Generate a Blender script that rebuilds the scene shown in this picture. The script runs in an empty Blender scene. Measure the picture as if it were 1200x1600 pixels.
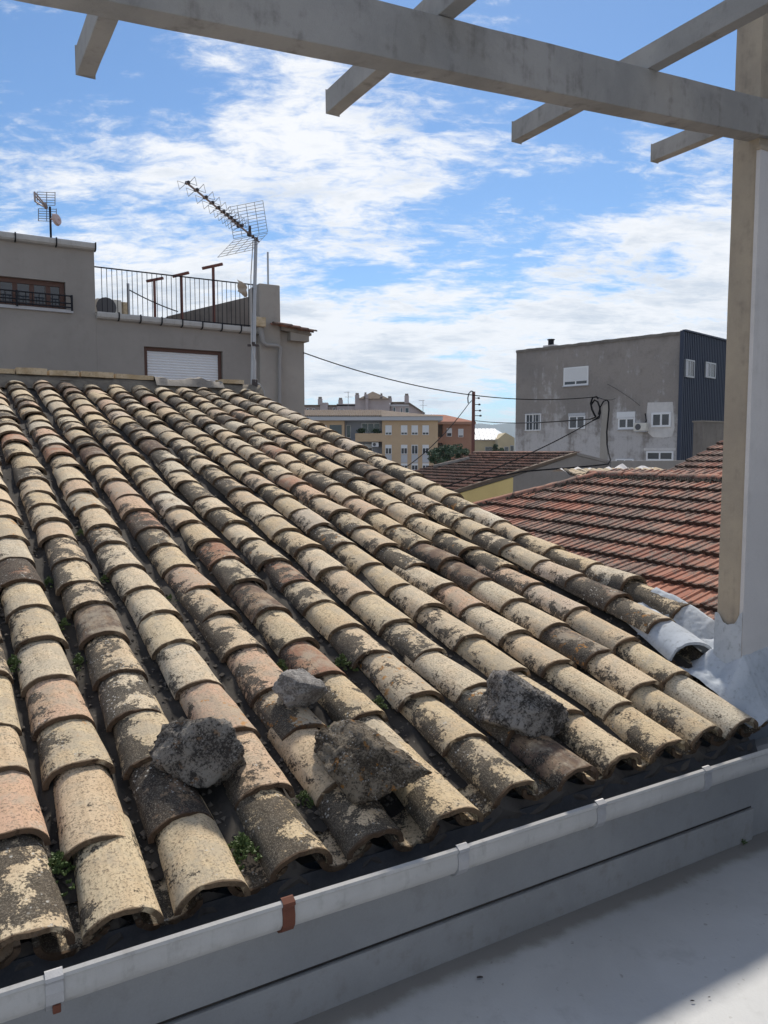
import bpy, bmesh, math, random
from mathutils import Vector, Matrix, noise as mnoise
R = math.radians
random.seed(11)
scene = bpy.context.scene
COL = scene.collection

# ------------------------------------------------------------------ camera, sky, sun, exposure
EYE = 9.0                       # eye height above the street
PITCH = R(4.53)
cam_d = bpy.data.cameras.new('camera'); cam = bpy.data.objects.new('camera', cam_d); COL.objects.link(cam)
cam.location = (0, 0, EYE); cam.rotation_euler = (R(90) - PITCH, 0, 0)
cam_d.sensor_fit = 'VERTICAL'; cam_d.sensor_height = 32.0; cam_d.lens = 24.0
cam_d.clip_start = 0.05; cam_d.clip_end = 60000
scene.camera = cam
cy = scene.cycles; cy.max_bounces = 6; cy.diffuse_bounces = 3; cy.glossy_bounces = 2; cy.transmission_bounces = 2; cy.volume_bounces = 0
scene.render.resolution_x = 768; scene.render.resolution_y = 1024

SUN_AZ, SUN_EL = 6.0, 46.0     # azimuth to the right of the viewing direction
sun_dir = Vector((math.sin(R(SUN_AZ)) * math.cos(R(SUN_EL)), math.cos(R(SUN_AZ)) * math.cos(R(SUN_EL)), math.sin(R(SUN_EL))))
sun_d = bpy.data.lights.new('sun', 'SUN'); sun_d.energy = 4.4; sun_d.angle = R(6.0); sun_d.color = (1.0, 0.93, 0.82)
sun = bpy.data.objects.new('sun', sun_d); COL.objects.link(sun)
sun.rotation_euler = (-sun_dir).to_track_quat('-Z', 'Y').to_euler(); sun.location = (10, 20, 40)

vs = scene.view_settings
vs.view_transform = 'Standard'; vs.look = 'None'; vs.exposure = 0.12; vs.gamma = 1.0; vs.use_curve_mapping = False

world = bpy.data.worlds.new('World'); scene.world = world; world.use_nodes = True
SKY_S = 0.115; CL_B = 8.0
def build_world():
    nt = world.node_tree; nt.nodes.clear(); L = nt.links.new
    def nd(t, **k):
        n = nt.nodes.new(t)
        for a, b in k.items(): setattr(n, a, b)
        return n
    def mth(op, a, b=None, c=None, clamp=False):
        n = nd('ShaderNodeMath', operation=op, use_clamp=clamp)
        for i, v in enumerate((a, b, c)):
            if v is None: continue
            if isinstance(v, (int, float)): n.inputs[i].default_value = v
            else: L(v, n.inputs[i])
        return n.outputs[0]
    def ss(x, lo, hi):
        n = nd('ShaderNodeMapRange', interpolation_type='SMOOTHSTEP')
        L(x, n.inputs['Value']); n.inputs['From Min'].default_value = lo; n.inputs['From Max'].default_value = hi
        return n.outputs['Result']
    def nz(v, scale, det, rough, dist=0.0):
        n = nd('ShaderNodeTexNoise', noise_dimensions='3D'); L(v, n.inputs['Vector'])
        n.inputs['Scale'].default_value = scale; n.inputs['Detail'].default_value = det
        n.inputs['Roughness'].default_value = rough; n.inputs['Distortion'].default_value = dist
        return n.outputs['Fac']
    sky = nd('ShaderNodeTexSky', sky_type='NISHITA'); sky.sun_disc = False
    sky.sun_elevation = R(SUN_EL); sky.sun_rotation = R(SUN_AZ); sky.altitude = 300
    sky.air_density = 1.0; sky.dust_density = 0.15; sky.ozone_density = 3.2
    tc = nd('ShaderNodeTexCoord'); sep = nd('ShaderNodeSeparateXYZ'); L(tc.outputs['Generated'], sep.inputs[0])
    X, Y, Z = sep.outputs
    zz = mth('MAXIMUM', Z, 0.0)
    den = mth('ADD', zz, 0.22)
    comb = nd('ShaderNodeCombineXYZ'); L(mth('DIVIDE', X, den), comb.inputs[0]); L(mth('DIVIDE', Y, den), comb.inputs[1]); comb.inputs[2].default_value = 3.7
    P = comb.outputs[0]
    def mapped(loc, rot, scl):
        m = nd('ShaderNodeMapping'); L(P, m.inputs['Vector'])
        m.inputs['Location'].default_value = loc; m.inputs['Rotation'].default_value = (0, 0, rot); m.inputs['Scale'].default_value = scl
        return m.outputs[0]
    big = nz(mapped((0.76, 1.90, 0), 0.3, (0.95, 0.95, 1)), 1.0, 2, 0.5, 0.2)
    mid = nz(mapped((4.1, 1.3, 0), 0.5, (2.0, 2.7, 1)), 1.7, 8, 0.64, 0.35)
    fin = nz(mapped((1.1, 7.3, 2), -0.6, (5.0, 10.0, 1)), 2.6, 6, 0.68, 0.5)
    s = mth('ADD', mth('MULTIPLY', big, 1.15), mth('ADD', mth('MULTIPLY', mid, 0.80), mth('MULTIPLY', fin, 0.40)))
    low = ss(zz, 0.46, 0.16)          # a layer seen edge-on closes up towards the horizon
    s = mth('ADD', s, mth('MULTIPLY', low, 0.20))
    cov = mth('MULTIPLY', ss(s, 1.165, 1.40), 0.97)
    under = nz(mapped((9, 2, 1), 0.1, (1.6, 3.2, 1)), 1.6, 6, 0.6, 0.2)
    thick = mth('MULTIPLY', ss(mth('ADD', s, mth('MULTIPLY', under, 0.9)), 1.78, 2.14), 0.8)
    cl = nd('ShaderNodeMix', data_type='RGBA'); L(thick, cl.inputs['Factor'])
    cl.inputs['A'].default_value = (CL_B * 1.0, CL_B * 1.01, CL_B * 1.03, 1); cl.inputs['B'].default_value = (CL_B * 0.56, CL_B * 0.64, CL_B * 0.75, 1)
    tint = nd('ShaderNodeMix', data_type='RGBA', blend_type='MULTIPLY'); tint.inputs['Factor'].default_value = 1.0; L(sky.outputs[0], tint.inputs['A']); tint.inputs['B'].default_value = (0.70, 0.85, 0.96, 1)   # clear-air blue
    mx = nd('ShaderNodeMix', data_type='RGBA'); L(cov, mx.inputs['Factor']); L(tint.outputs['Result'], mx.inputs['A']); L(cl.outputs['Result'], mx.inputs['B'])
    bg = nd('ShaderNodeBackground'); bg.inputs['Strength'].default_value = SKY_S
    L(mx.outputs['Result'], bg.inputs['Color'])
    out = nd('ShaderNodeOutputWorld'); L(bg.outputs[0], out.inputs['Surface'])
build_world()

# ------------------------------------------------------------------ geometry helpers
class Frame:
    """a runs along a horizontal heading (degrees right of the view axis), b 90 degrees to its left, c is height over the eye"""
    def __init__(s, heading, ox=0.0, oy=0.0):
        h = R(heading); s.a = Vector((math.sin(h), math.cos(h), 0)); s.b = Vector((-math.cos(h), math.sin(h), 0)); s.o = Vector((ox, oy, EYE))
    def __call__(s, a, b, c): return s.o + s.a * a + s.b * b + Vector((0, 0, c))
EN = Frame(60.0)                # a = along the eaves (e), b = up the roof (n)
def ray(x, y):
    u = (x - 600) / 1200; v = (800 - y) / 1200
    return Vector((u, math.cos(PITCH) + v * math.sin(PITCH), -math.sin(PITCH) + v * math.cos(PITCH)))
def onb(x, y, F, b):
    """where the sight line meets the vertical plane b of a frame: (a, c)"""
    d = ray(x, y); o = Vector((0, 0, EYE)) - F.o
    t = (b - o.dot(F.b)) / d.dot(F.b); p = o + d * t
    return p.dot(F.a), p.z
def atZ(x, y, Y):
    d = ray(x, y); return Vector((0, 0, EYE)) + d * (Y / d.y)

def bmnew(): return bmesh.new()
def box(bm, F, a0, a1, b0, b1, c0, c1, skew=0.0):
    vs_ = [bm.verts.new(F(a, b, c)) for c in (c0, c1) for b in (b0, b1) for a in (a0, a1)]
    fs = [(0, 2, 3, 1), (4, 5, 7, 6), (0, 1, 5, 4), (2, 6, 7, 3), (0, 4, 6, 2), (1, 3, 7, 5)]
    return [bm.faces.new([vs_[i] for i in f]) for f in fs]
def prism(bm, pts0, pts1):
    a = [bm.verts.new(p) for p in pts0]; b = [bm.verts.new(p) for p in pts1]; n = len(a)
    bm.faces.new(a); bm.faces.new(b[::-1])
    for i in range(n): bm.faces.new((a[i], a[(i + 1) % n], b[(i + 1) % n], b[i]))
def tube(bm, pts, r, seg=8, cap=True):
    pts = [Vector(p) for p in pts]; rs = r if isinstance(r, (list, tuple)) else [r] * len(pts)
    rings = []
    for i, p in enumerate(pts):
        t = (pts[min(i + 1, len(pts) - 1)] - pts[max(i - 1, 0)]).normalized()
        if i == 0: ref = Vector((0, 0, 1)) if abs(t.z) < 0.9 else Vector((1, 0, 0)); x = t.cross(ref).normalized()
        else: x = (x - t * x.dot(t)).normalized()
        y = x.cross(t)
        rings.append([bm.verts.new(p + (x * math.cos(2 * math.pi * k / seg) + y * math.sin(2 * math.pi * k / seg)) * rs[i]) for k in range(seg)])
    for i in range(len(rings) - 1):
        for k in range(seg): bm.faces.new((rings[i][k], rings[i][(k + 1) % seg], rings[i + 1][(k + 1) % seg], rings[i + 1][k]))
    if cap: bm.faces.new(rings[0]); bm.faces.new(rings[-1][::-1])
def sag(p, q, drop, n=14):
    p, q = Vector(p), Vector(q)
    return [p.lerp(q, i / n) - Vector((0, 0, drop * 4 * (i / n) * (1 - i / n))) for i in range(n + 1)]
def grid_sheet(bm, rows):
    vv = [[bm.verts.new(p) for p in r] for r in rows]
    for i in range(len(vv) - 1):
        for j in range(len(vv[0]) - 1): bm.faces.new((vv[i][j], vv[i][j + 1], vv[i + 1][j + 1], vv[i + 1][j]))
    return vv

def mesh(name, bm, mat, smooth=False, bevel=0.0):
    if bevel > 0:
        bmesh.ops.bevel(bm, geom=list(bm.edges), offset=bevel, segments=2, affect='EDGES', profile=0.6)
    bmesh.ops.recalc_face_normals(bm, faces=bm.faces)
    me = bpy.data.meshes.new(name); bm.to_mesh(me); bm.free()
    if isinstance(mat, (list, tuple)):
        for m in mat: me.materials.append(m)
    elif mat: me.materials.append(mat)
    if smooth:
        for p in me.polygons: p.use_smooth = True
        try: me.set_sharp_from_angle(angle=R(38))
        except Exception: pass
    return me
def attach(o, parent):
    if parent is None: return
    o.parent = parent
    if parent.parent is None and parent.type == 'EMPTY':
        o.matrix_parent_inverse = Matrix.Translation(-Vector(parent.location))
def obj(name, bm, mat, parent=None, smooth=False, bevel=0.0, kind=None):
    o = bpy.data.objects.new(name, mesh(name, bm, mat, smooth, bevel)); COL.objects.link(o); attach(o, parent)
    if kind: o['kind'] = kind
    return o
def inst(name, me, M, parent=None):
    o = bpy.data.objects.new(name, me); COL.objects.link(o); attach(o, parent); o.matrix_basis = M
    return o
def thing(name, label, cat, loc, group=None):
    o = bpy.data.objects.new(name, None); COL.objects.link(o); o.location = loc; o.empty_display_size = 0.2
    return tag(o, label, cat, group)
def tag(o, label, cat, group=None):
    o['label'] = label; o['category'] = cat
    if group: o['group'] = group
    return o
def boxo(name, F, a0, a1, b0, b1, c0, c1, mat, parent=None, bevel=0.0):
    bm = bmnew(); box(bm, F, a0, a1, b0, b1, c0, c1); return obj(name, bm, mat, parent, bevel=bevel)

# ------------------------------------------------------------------ material helpers
class MN:
    def __init__(s, name):
        s.m = bpy.data.materials.new(name); s.m.use_nodes = True; s.nt = s.m.node_tree
        s.bsdf = s.nt.nodes['Principled BSDF']; s.tc = s.nd('ShaderNodeTexCoord'); s.co = s.tc.outputs['Object']
    def nd(s, t, **k):
        n = s.nt.nodes.new(t)
        for a, b in k.items(): setattr(n, a, b)
        return n
    def put(s, v, sock):
        if hasattr(v, 'is_output') or hasattr(v, 'links'): s.nt.links.new(v, sock)
        elif isinstance(v, (tuple, list)) and len(v) == 3 and sock.type == 'RGBA': sock.default_value = (*v, 1)
        else: sock.default_value = v
    def math(s, op, a, b=0.0, c=None, clamp=False):
        n = s.nd('ShaderNodeMath', operation=op, use_clamp=clamp); s.put(a, n.inputs[0]); s.put(b, n.inputs[1])
        if c is not None: s.put(c, n.inputs[2])
        return n.outputs[0]
    def vmath(s, op, a, b):
        n = s.nd('ShaderNodeVectorMath', operation=op); s.put(a, n.inputs[0]); s.put(b, n.inputs[1]); return n.outputs[0]
    def map(s, v, scl=(1, 1, 1), loc=(0, 0, 0), rot=(0, 0, 0)):
        n = s.nd('ShaderNodeMapping'); s.put(v, n.inputs['Vector']); n.inputs['Scale'].default_value = scl; n.inputs['Location'].default_value = loc; n.inputs['Rotation'].default_value = rot
        return n.outputs[0]
    def noise(s, v, scale, det=4, rough=0.55, dist=0.0):
        n = s.nd('ShaderNodeTexNoise'); s.put(v, n.inputs['Vector']); n.inputs['Scale'].default_value = scale
        n.inputs['Detail'].default_value = det; n.inputs['Roughness'].default_value = rough; n.inputs['Distortion'].default_value = dist
        return n.outputs['Fac']
    def vor(s, v, scale, feature='F1', rnd=1.0):
        n = s.nd('ShaderNodeTexVoronoi', feature=feature); s.put(v, n.inputs['Vector']); n.inputs['Scale'].default_value = scale; n.inputs['Randomness'].default_value = rnd
        return n.outputs['Distance']
    def ss(s, x, lo, hi):
        n = s.nd('ShaderNodeMapRange', interpolation_type='SMOOTHSTEP'); s.put(x, n.inputs['Value'])
        n.inputs['From Min'].default_value = lo; n.inputs['From Max'].default_value = hi
        return n.outputs['Result']
    def mix(s, f, a, b, blend='MIX'):
        n = s.nd('ShaderNodeMix', data_type='RGBA', blend_type=blend); s.put(f, n.inputs['Factor']); s.put(a, n.inputs['A']); s.put(b, n.inputs['B'])
        return n.outputs['Result']
    def ramp(s, f, stops, interp='LINEAR'):
        n = s.nd('ShaderNodeValToRGB'); s.put(f, n.inputs['Fac']); n.color_ramp.interpolation = interp
        el = n.color_ramp.elements
        while len(el) < len(stops): el.new(0.5)
        for e, (p, c) in zip(el, stops): e.position = p; e.color = (*c, 1)
        return n.outputs['Color']
    def bump(s, h, strength=0.3, dist=0.01, prev=None):
        n = s.nd('ShaderNodeBump'); s.put(h, n.inputs['Height']); n.inputs['Strength'].default_value = strength; n.inputs['Distance'].default_value = dist
        if prev is not None: s.put(prev, n.inputs['Normal'])
        return n.outputs['Normal']
    def done(s, col, rough=0.85, normal=None, metal=0.0, spec=0.35):
        s.put(col, s.bsdf.inputs['Base Color']); s.put(rough, s.bsdf.inputs['Roughness']); s.put(metal, s.bsdf.inputs['Metallic']); s.put(spec, s.bsdf.inputs['Specular IOR Level'])
        if normal is not None: s.put(normal, s.bsdf.inputs['Normal'])
        return s.m

def plain(name, col, rough=0.6, metal=0.0, var=0.12, scale=6.0, spec=0.4):
    m = MN(name); n1 = m.noise(m.co, scale, 6, 0.6); n2 = m.noise(m.co, scale * 9, 3, 0.6)
    f = m.math('MULTIPLY_ADD', n1, 2 * var, 1 - var); f = m.math('MULTIPLY', f, m.math('MULTIPLY_ADD', n2, var, 1 - var * 0.5))
    n = m.nd('ShaderNodeVectorMath', operation='SCALE'); n.inputs[0].default_value = col; m.put(f, n.inputs['Scale'])
    return m.done(n.outputs[0], m.math('MULTIPLY_ADD', n1, 0.15, rough - 0.07), m.bump(n2, 0.12, 0.004), metal, spec)

def plaster(name, c1, c2, stain, scale=1.0, stain_amt=0.5, streak=0.5, bump=0.25, rough=0.92, fine=(0.9, 1.08)):
    """weathered render or concrete: two tones, vertical run-off streaks, stains and fine grain"""
    m = MN(name)
    n1 = m.noise(m.co, 0.9 * scale, 7, 0.62, 0.3); n2 = m.noise(m.co, 6 * scale, 6, 0.6)
    st = m.noise(m.map(m.co, (3.2 * scale, 3.2 * scale, 0.22 * scale)), 1.6, 6, 0.62)
    g = m.noise(m.co, 70 * scale, 4, 0.7)
    c = m.mix(m.ss(n1, 0.35, 0.65), c1, c2)
    sm = m.math('MULTIPLY', m.ss(m.math('ADD', m.math('MULTIPLY', st, streak), m.math('MULTIPLY', n2, 1 - streak)), 0.5, 0.72), stain_amt)
    c = m.mix(sm, c, stain)
    gf = m.math('MULTIPLY_ADD', g, fine[1] - fine[0], fine[0] + 0.0)
    n = m.nd('ShaderNodeVectorMath', operation='SCALE'); m.put(c, n.inputs[0]); m.put(gf, n.inputs['Scale'])
    h = m.math('ADD', m.math('MULTIPLY', n2, 0.6), m.math('MULTIPLY', g, 0.4))
    return m.done(n.outputs[0], rough, m.bump(h, bump, 0.012 / scale), 0.0, 0.25)

def tile_mat(name, joined=False):
    """sun-bleached hand-made barrel tile: clay body varies tile by tile, black crust lichen, pale and orange lichen, pits, brush strokes"""
    m = MN(name)
    if joined:
        a = m.nd('ShaderNodeAttribute', attribute_name='tco'); co = a.outputs['Vector']
        b = m.nd('ShaderNodeAttribute', attribute_name='trnd'); rnd = b.outputs['Fac']
    else:
        co = m.co; oi = m.nd('ShaderNodeAttribute', attribute_name='tone', attribute_type='OBJECT'); rnd = oi.outputs['Fac']
    def wn(k):
        n = m.nd('ShaderNodeTexWhiteNoise', noise_dimensions='1D'); m.put(m.math('MULTIPLY_ADD', rnd, 91.7, k), n.inputs['W']); return n.outputs['Value']
    r1, r2, r3, r4 = wn(1.3), wn(5.1), wn(9.7), wn(14.2)
    off = m.nd('ShaderNodeCombineXYZ'); m.put(m.math('MULTIPLY', r1, 41.0), off.inputs[0]); m.put(m.math('MULTIPLY', r2, 37.0), off.inputs[1]); m.put(m.math('MULTIPLY', r3, 29.0), off.inputs[2])
    p = m.vmath('ADD', co, off.outputs[0])
    sep = m.nd('ShaderNodeSeparateXYZ'); m.put(co, sep.inputs[0]); x, y, z = sep.outputs
    if joined: cr = m.math('POWER', r2, 1.4)
    else: cr = m.nd('ShaderNodeAttribute', attribute_name='crust', attribute_type='OBJECT').outputs['Fac']
    body = m.ramp(rnd, [(0.0, (.66, .54, .36)), (0.22, (.62, .485, .305)), (0.40, (.69, .58, .42)), (0.58, (.64, .49, .325)), (0.70, (.66, .55, .38)), (0.76, (.60, .385, .265)), (0.80, (.64, .54, .38)), (0.88, (.66, .59, .47)), (0.945, (.46, .22, .135)), (0.965, (.16, .105, .08)), (1.0, (.10, .07, .058))])
    n_big = m.noise(p, 7, 5, 0.6); n_mid = m.noise(p, 22, 7, 0.68, 0.4); n_fin = m.noise(p, 130, 6, 0.75)
    strk = m.noise(m.map(p, (55, 5, 55)), 1.0, 5, 0.65)
    c = m.mix(m.math('MULTIPLY', m.ss(n_big, 0.45, 0.70), 0.45), body, (.56, .40, .25))
    c = m.mix(m.math('MULTIPLY', m.ss(strk, 0.46, 0.66), 0.30), c, (.36, .26, .155))
    c = m.mix(m.math('MULTIPLY', m.ss(n_mid, 0.56, 0.72), 0.45), c, (.66, .57, .40))
    pep = m.math('MULTIPLY', m.ss(n_fin, 0.50, 0.60), m.ss(m.math('ADD', n_mid, m.math('MULTIPLY', r3, 0.12)), 0.36, 0.56))
    c = m.mix(m.math('MULTIPLY', pep, 0.75), c, (.13, .098, .068))
    # grey weather film
    film = m.math('MULTIPLY', m.ss(m.math('ADD', m.noise(p, 12, 6, 0.7), m.math('MULTIPLY', r4, 0.16)), 0.5, 0.72), 0.6)
    c = m.mix(film, c, (.40, .35, .27))
    # black crust lichen: ragged patches, mostly low on the flanks and near the lower end
    fl = m.math('MULTIPLY', m.ss(m.math('ABSOLUTE', x), 0.03, 0.10), 0.055)
    lf = m.math('MULTIPLY', m.ss(x, 0.03, -0.09), 0.075)
    q = m.math('ADD', m.math('MULTIPLY', m.noise(p, 10, 2, 0.5, 0.6), 0.50), m.math('ADD', m.math('MULTIPLY', m.noise(p, 48, 6, 0.75), 0.42), m.math('MULTIPLY', n_fin, 0.30)))
    q = m.math('ADD', q, m.math('ADD', m.math('ADD', fl, lf), m.math('MULTIPLY', cr, 0.20)))
    blk = m.ss(q, 0.780, 0.808)
    c = m.mix(m.math('MULTIPLY', blk, 0.9), c, m.mix(m.ss(m.noise(p, 210, 4, 0.7), 0.50, 0.64), m.mix(m.ss(n_mid, 0.4, 0.65), (.022, .020, .019), (.065, .055, .045)), (.20, .175, .14)))
    # pale grey crust spots
    sp = m.vor(p, 62)
    pm = m.math('MULTIPLY', m.ss(m.math('ADD', sp, m.math('MULTIPLY', n_fin, 0.25)), 0.40, 0.30), m.ss(m.math('ADD', m.noise(p, 9, 3, 0.6), m.math('MULTIPLY', cr, 0.14)), 0.65, 0.71))
    c = m.mix(m.math('MULTIPLY', pm, 0.8), c, (.52, .50, .45))
    om = m.math('MULTIPLY', m.ss(m.noise(p, 24, 5, 0.7), 0.58, 0.64), m.ss(m.math('ADD', m.math('MULTIPLY', r4, 0.5), m.math('MULTIPLY', m.noise(p, 6, 2, 0.5), 0.4)), 0.63, 0.70))
    c = m.mix(m.math('MULTIPLY', om, 0.75), c, (.46, .215, .055))
    # the raw cut end of the tile and its inside are dirty brown clay, with lip shade painted in
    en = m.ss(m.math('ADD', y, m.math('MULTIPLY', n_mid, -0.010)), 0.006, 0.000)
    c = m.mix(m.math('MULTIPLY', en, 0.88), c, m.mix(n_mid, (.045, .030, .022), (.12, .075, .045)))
    h = m.math('ADD', m.math('MULTIPLY', n_mid, 0.5), m.math('ADD', m.math('MULTIPLY', n_fin, 0.45), m.math('ADD', m.math('MULTIPLY', strk, 0.5), m.math('MULTIPLY', blk, 0.25))))
    return m.done(c, 0.93, m.bump(h, 0.75, 0.007), 0.0, 0.18)

def red_tile_mat(name, joined=False, brown=False):
    m = MN(name)
    if joined:
        b = m.nd('ShaderNodeAttribute', attribute_name='trnd'); rnd = b.outputs['Fac']; co = m.co; p = co
    else:
        oi = m.nd('ShaderNodeObjectInfo'); rnd = oi.outputs['Random']
        off = m.nd('ShaderNodeCombineXYZ'); m.put(m.math('MULTIPLY', rnd, 57.0), off.inputs[0]); m.put(m.math('MULTIPLY', rnd, 171.0), off.inputs[1])
        p = m.vmath('ADD', m.co, off.outputs[0])
    w = m.nd('ShaderNodeTexWhiteNoise', noise_dimensions='1D'); m.put(m.math('MULTIPLY', rnd, 77.7), w.inputs['W']); r2 = w.outputs['Value']
    if brown:
        body = m.ramp(rnd, [(0, (.17, .085, .065)), (0.5, (.22, .105, .075)), (1, (.27, .135, .095))]); lich = (.13, .10, .085)
    else:
        body = m.ramp(rnd, [(0, (.33, .135, .09)), (0.35, (.42, .185, .12)), (0.7, (.27, .12, .085)), (1, (.46, .235, .16))]); lich = (.20, .175, .15)
    n1 = m.noise(p, 9, 6, 0.65, 0.3); n2 = m.noise(p, 55, 6, 0.75)
    geo = m.nd('ShaderNodeNewGeometry').outputs['Position']; wide = m.noise(geo, 0.9, 5, 0.6, 0.6)
    c = m.mix(m.math('MULTIPLY', m.ss(n1, 0.4, 0.7), 0.5), body, (.28, .125, .085))
    q = m.math('ADD', m.math('MULTIPLY', n1, 0.45), m.math('ADD', m.math('MULTIPLY', n2, 0.55), m.math('ADD', m.math('MULTIPLY', m.math('SUBTRACT', r2, 0.5), 0.10), m.math('MULTIPLY', m.math('SUBTRACT', wide, 0.5), 0.42))))
    lm = m.ss(q, 0.455, 0.555)
    c = m.mix(m.math('MULTIPLY', lm, 0.82), c, m.mix(m.ss(n2, 0.42, 0.62), (.06, .048, .04), (lich[0] * 1.3, lich[1] * 1.3, lich[2] * 1.3)))
    c = m.mix(m.math('MULTIPLY', m.ss(m.noise(p, 90, 4, 0.7), 0.60, 0.68), 0.55), c, (.42, .39, .34))
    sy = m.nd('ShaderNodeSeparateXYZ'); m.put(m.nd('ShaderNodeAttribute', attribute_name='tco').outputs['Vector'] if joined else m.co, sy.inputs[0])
    lip = m.math('MULTIPLY', m.ss(m.math('ADD', sy.outputs[1], m.math('MULTIPLY', m.math('SUBTRACT', n1, 0.5), 0.12)), 0.075, 0.015), 0.85)   # shadow line of each course painted along the lower edge
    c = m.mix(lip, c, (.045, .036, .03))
    return m.done(c, 0.9, m.bump(m.math('ADD', n2, n1), 0.5, 0.008), 0, 0.2)

def rock_mat(name, c1, c2, dark, orange=0.0):
    m = MN(name); n1 = m.noise(m.co, 14, 8, 0.72, 0.4); n2 = m.noise(m.co, 120, 7, 0.8); v = m.vor(m.co, 110)
    c = m.mix(m.ss(n1, 0.38, 0.62), c1, c2)
    c = m.mix(m.math('MULTIPLY', m.ss(m.math('ADD', m.math('MULTIPLY', n2, 0.6), m.math('MULTIPLY', n1, 0.4)), 0.485, 0.535), 0.9), c, dark)
    c = m.mix(m.math('MULTIPLY', m.math('MULTIPLY', m.ss(v, 0.34, 0.22), m.ss(m.noise(m.co, 22, 3, 0.6), 0.5, 0.6)), 0.8), c, (.50, .48, .45))
    if orange: c = m.mix(m.math('MULTIPLY', m.ss(m.noise(m.co, 26, 5, 0.7), 0.60, 0.67), orange), c, (.42, .19, .04))
    return m.done(c, 0.92, m.bump(m.math('ADD', n1, n2), 1.0, 0.022), 0, 0.25)

M = {}
M['tile'] = tile_mat('barrel_tile_clay'); M['tile_j'] = tile_mat('barrel_tile_clay_far', True)
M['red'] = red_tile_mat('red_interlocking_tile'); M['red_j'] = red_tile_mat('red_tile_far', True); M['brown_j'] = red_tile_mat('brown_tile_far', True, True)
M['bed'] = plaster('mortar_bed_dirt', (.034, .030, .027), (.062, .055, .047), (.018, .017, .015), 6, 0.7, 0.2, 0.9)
M['eaves'] = plaster('eaves_mortar', (.12, .11, .10), (.17, .15, .13), (.06, .055, .05), 6, 0.7, 0.2, 0.9)
M['debris'] = plain('roof_grit', (.12, .105, .088), 0.95, var=0.7, scale=25)
M['ridge_brick'] = plaster('pale_ridge_brick', (.56, .46, .32), (.42, .32, .20), (.15, .12, .085), 9, 0.75, 0.2, 0.5)
M['ridge_mortar'] = plaster('dirty_ridge_mortar', (.20, .175, .14), (.14, .12, .098), (.07, .06, .05), 7, 0.7, 0.2, 0.9)
M['cement'] = plaster('grey_cement', (.27, .245, .215), (.20, .18, .158), (.105, .095, .082), 5, 0.7, 0.2, 0.6)
M['house_wall'] = plaster('painted_terrace_wall', (.33, .33, .33), (.285, .287, .29), (.22, .21, .195), 2.5, 0.4, 0.3, 0.2)
M['plinth'] = plaster('painted_plinth', (.33, .33, .33), (.285, .285, .285), (.22, .205, .18), 3, 0.5, 0.2, 0.2)
M['floor'] = None
M['gutter'] = plaster('zinc_gutter', (.47, .462, .448), (.42, .412, .40), (.26, .248, .23), 5, 0.65, 0.6, 0.12, 0.62)
M['gutter_in'] = plain('gutter_inner_shade', (.095, .098, .105), 0.95, 0, 0.4, 20)  # shade inside the trough, under the tile ends, put into the colour
M['strap'] = plain('gutter_strap', (.40, .40, .41), 0.5, 0.4, 0.15, 30)
M['rust'] = plain('rusty_strap', (.14, .05, .03), 0.8, 0.1, 0.35, 40)
M['concrete'] = plaster('precast_concrete', (.385, .37, .35), (.29, .283, .272), (.16, .15, .135), 3.2, 0.75, 0.5, 0.7)
M['tan'] = plaster('tan_render', (.43, .365, .28), (.345, .295, .235), (.20, .175, .15), 2.6, 0.7, 0.5, 0.5)
M['lightgrey'] = plaster('light_grey_plaster', (.64, .615, .60), (.57, .55, .54), (.43, .41, .39), 2.2, 0.4, 0.6, 0.25)
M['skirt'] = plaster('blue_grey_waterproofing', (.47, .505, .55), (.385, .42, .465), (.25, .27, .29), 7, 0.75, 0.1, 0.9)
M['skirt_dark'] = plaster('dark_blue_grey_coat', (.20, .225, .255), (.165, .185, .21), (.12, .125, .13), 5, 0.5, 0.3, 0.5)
M['render_grey'] = plaster('grey_render', (.31, .285, .262), (.27, .25, .23), (.21, .195, .18), 0.9, 0.45, 0.45, 0.3)
M['render_dark'] = plaster('dark_stained_render', (.21, .19, .17), (.17, .155, .14), (.09, .08, .075), 1.3, 0.7, 0.75, 0.3)
M['render_light'] = plaster('lighter_grey_render', (.37, .34, .305), (.325, .30, .27), (.24, .22, .20), 0.9, 0.45, 0.45, 0.3)
M['white'] = plain('white_pvc', (.74, .745, .76), 0.5, var=0.04)
M['shutter'] = plain('white_roller_slat', (.70, .71, .73), 0.55, var=0.05)
M['brownwood'] = plain('brown_window_frame', (.095, .045, .032), 0.55, var=0.2, scale=14)
M['black'] = plain('black_iron', (.020, .021, .026), 0.8, 0.0, spec=0.2)
M['cable'] = plain('black_cable', (.022, .022, .024), 0.95, spec=0.05)
M['pvcgrey'] = plain('grey_pipe', (.42, .42, .42), 0.5)
M['pipe_dull'] = plain('dull_pipe', (.29, .28, .27), 0.7)
M['galv'] = plain('galvanised_steel', (.36, .37, .39), 0.45, 0.6, 0.12, 20)
M['plastic'] = plain('dark_plastic', (.05, .04, .04), 0.55)
M['wire'] = plain('antenna_wire', (.20, .20, .215), 0.45, 0.6)
M['boom'] = plain('antenna_boom', (.33, .28, .27), 0.5, 0.5)
M['dishpink'] = plain('faded_dish', (.50, .38, .36), 0.6)
M['acwhite'] = plain('cream_casing', (.62, .60, .55), 0.5)
M['acgrill'] = plain('fan_grille', (.09, .09, .10), 0.6)
M['cloth'] = plain('faded_rag', (.42, .35, .28), 0.95)
M['siding'] = plain('dark_ribbed_siding', (.036, .047, .078), 0.55, 0.2)
M['yellow'] = plaster('yellow_paint', (.84, .66, .29), (.78, .60, .26), (.55, .43, .22), 0.8, 0.25, 0.5, 0.1)
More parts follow.
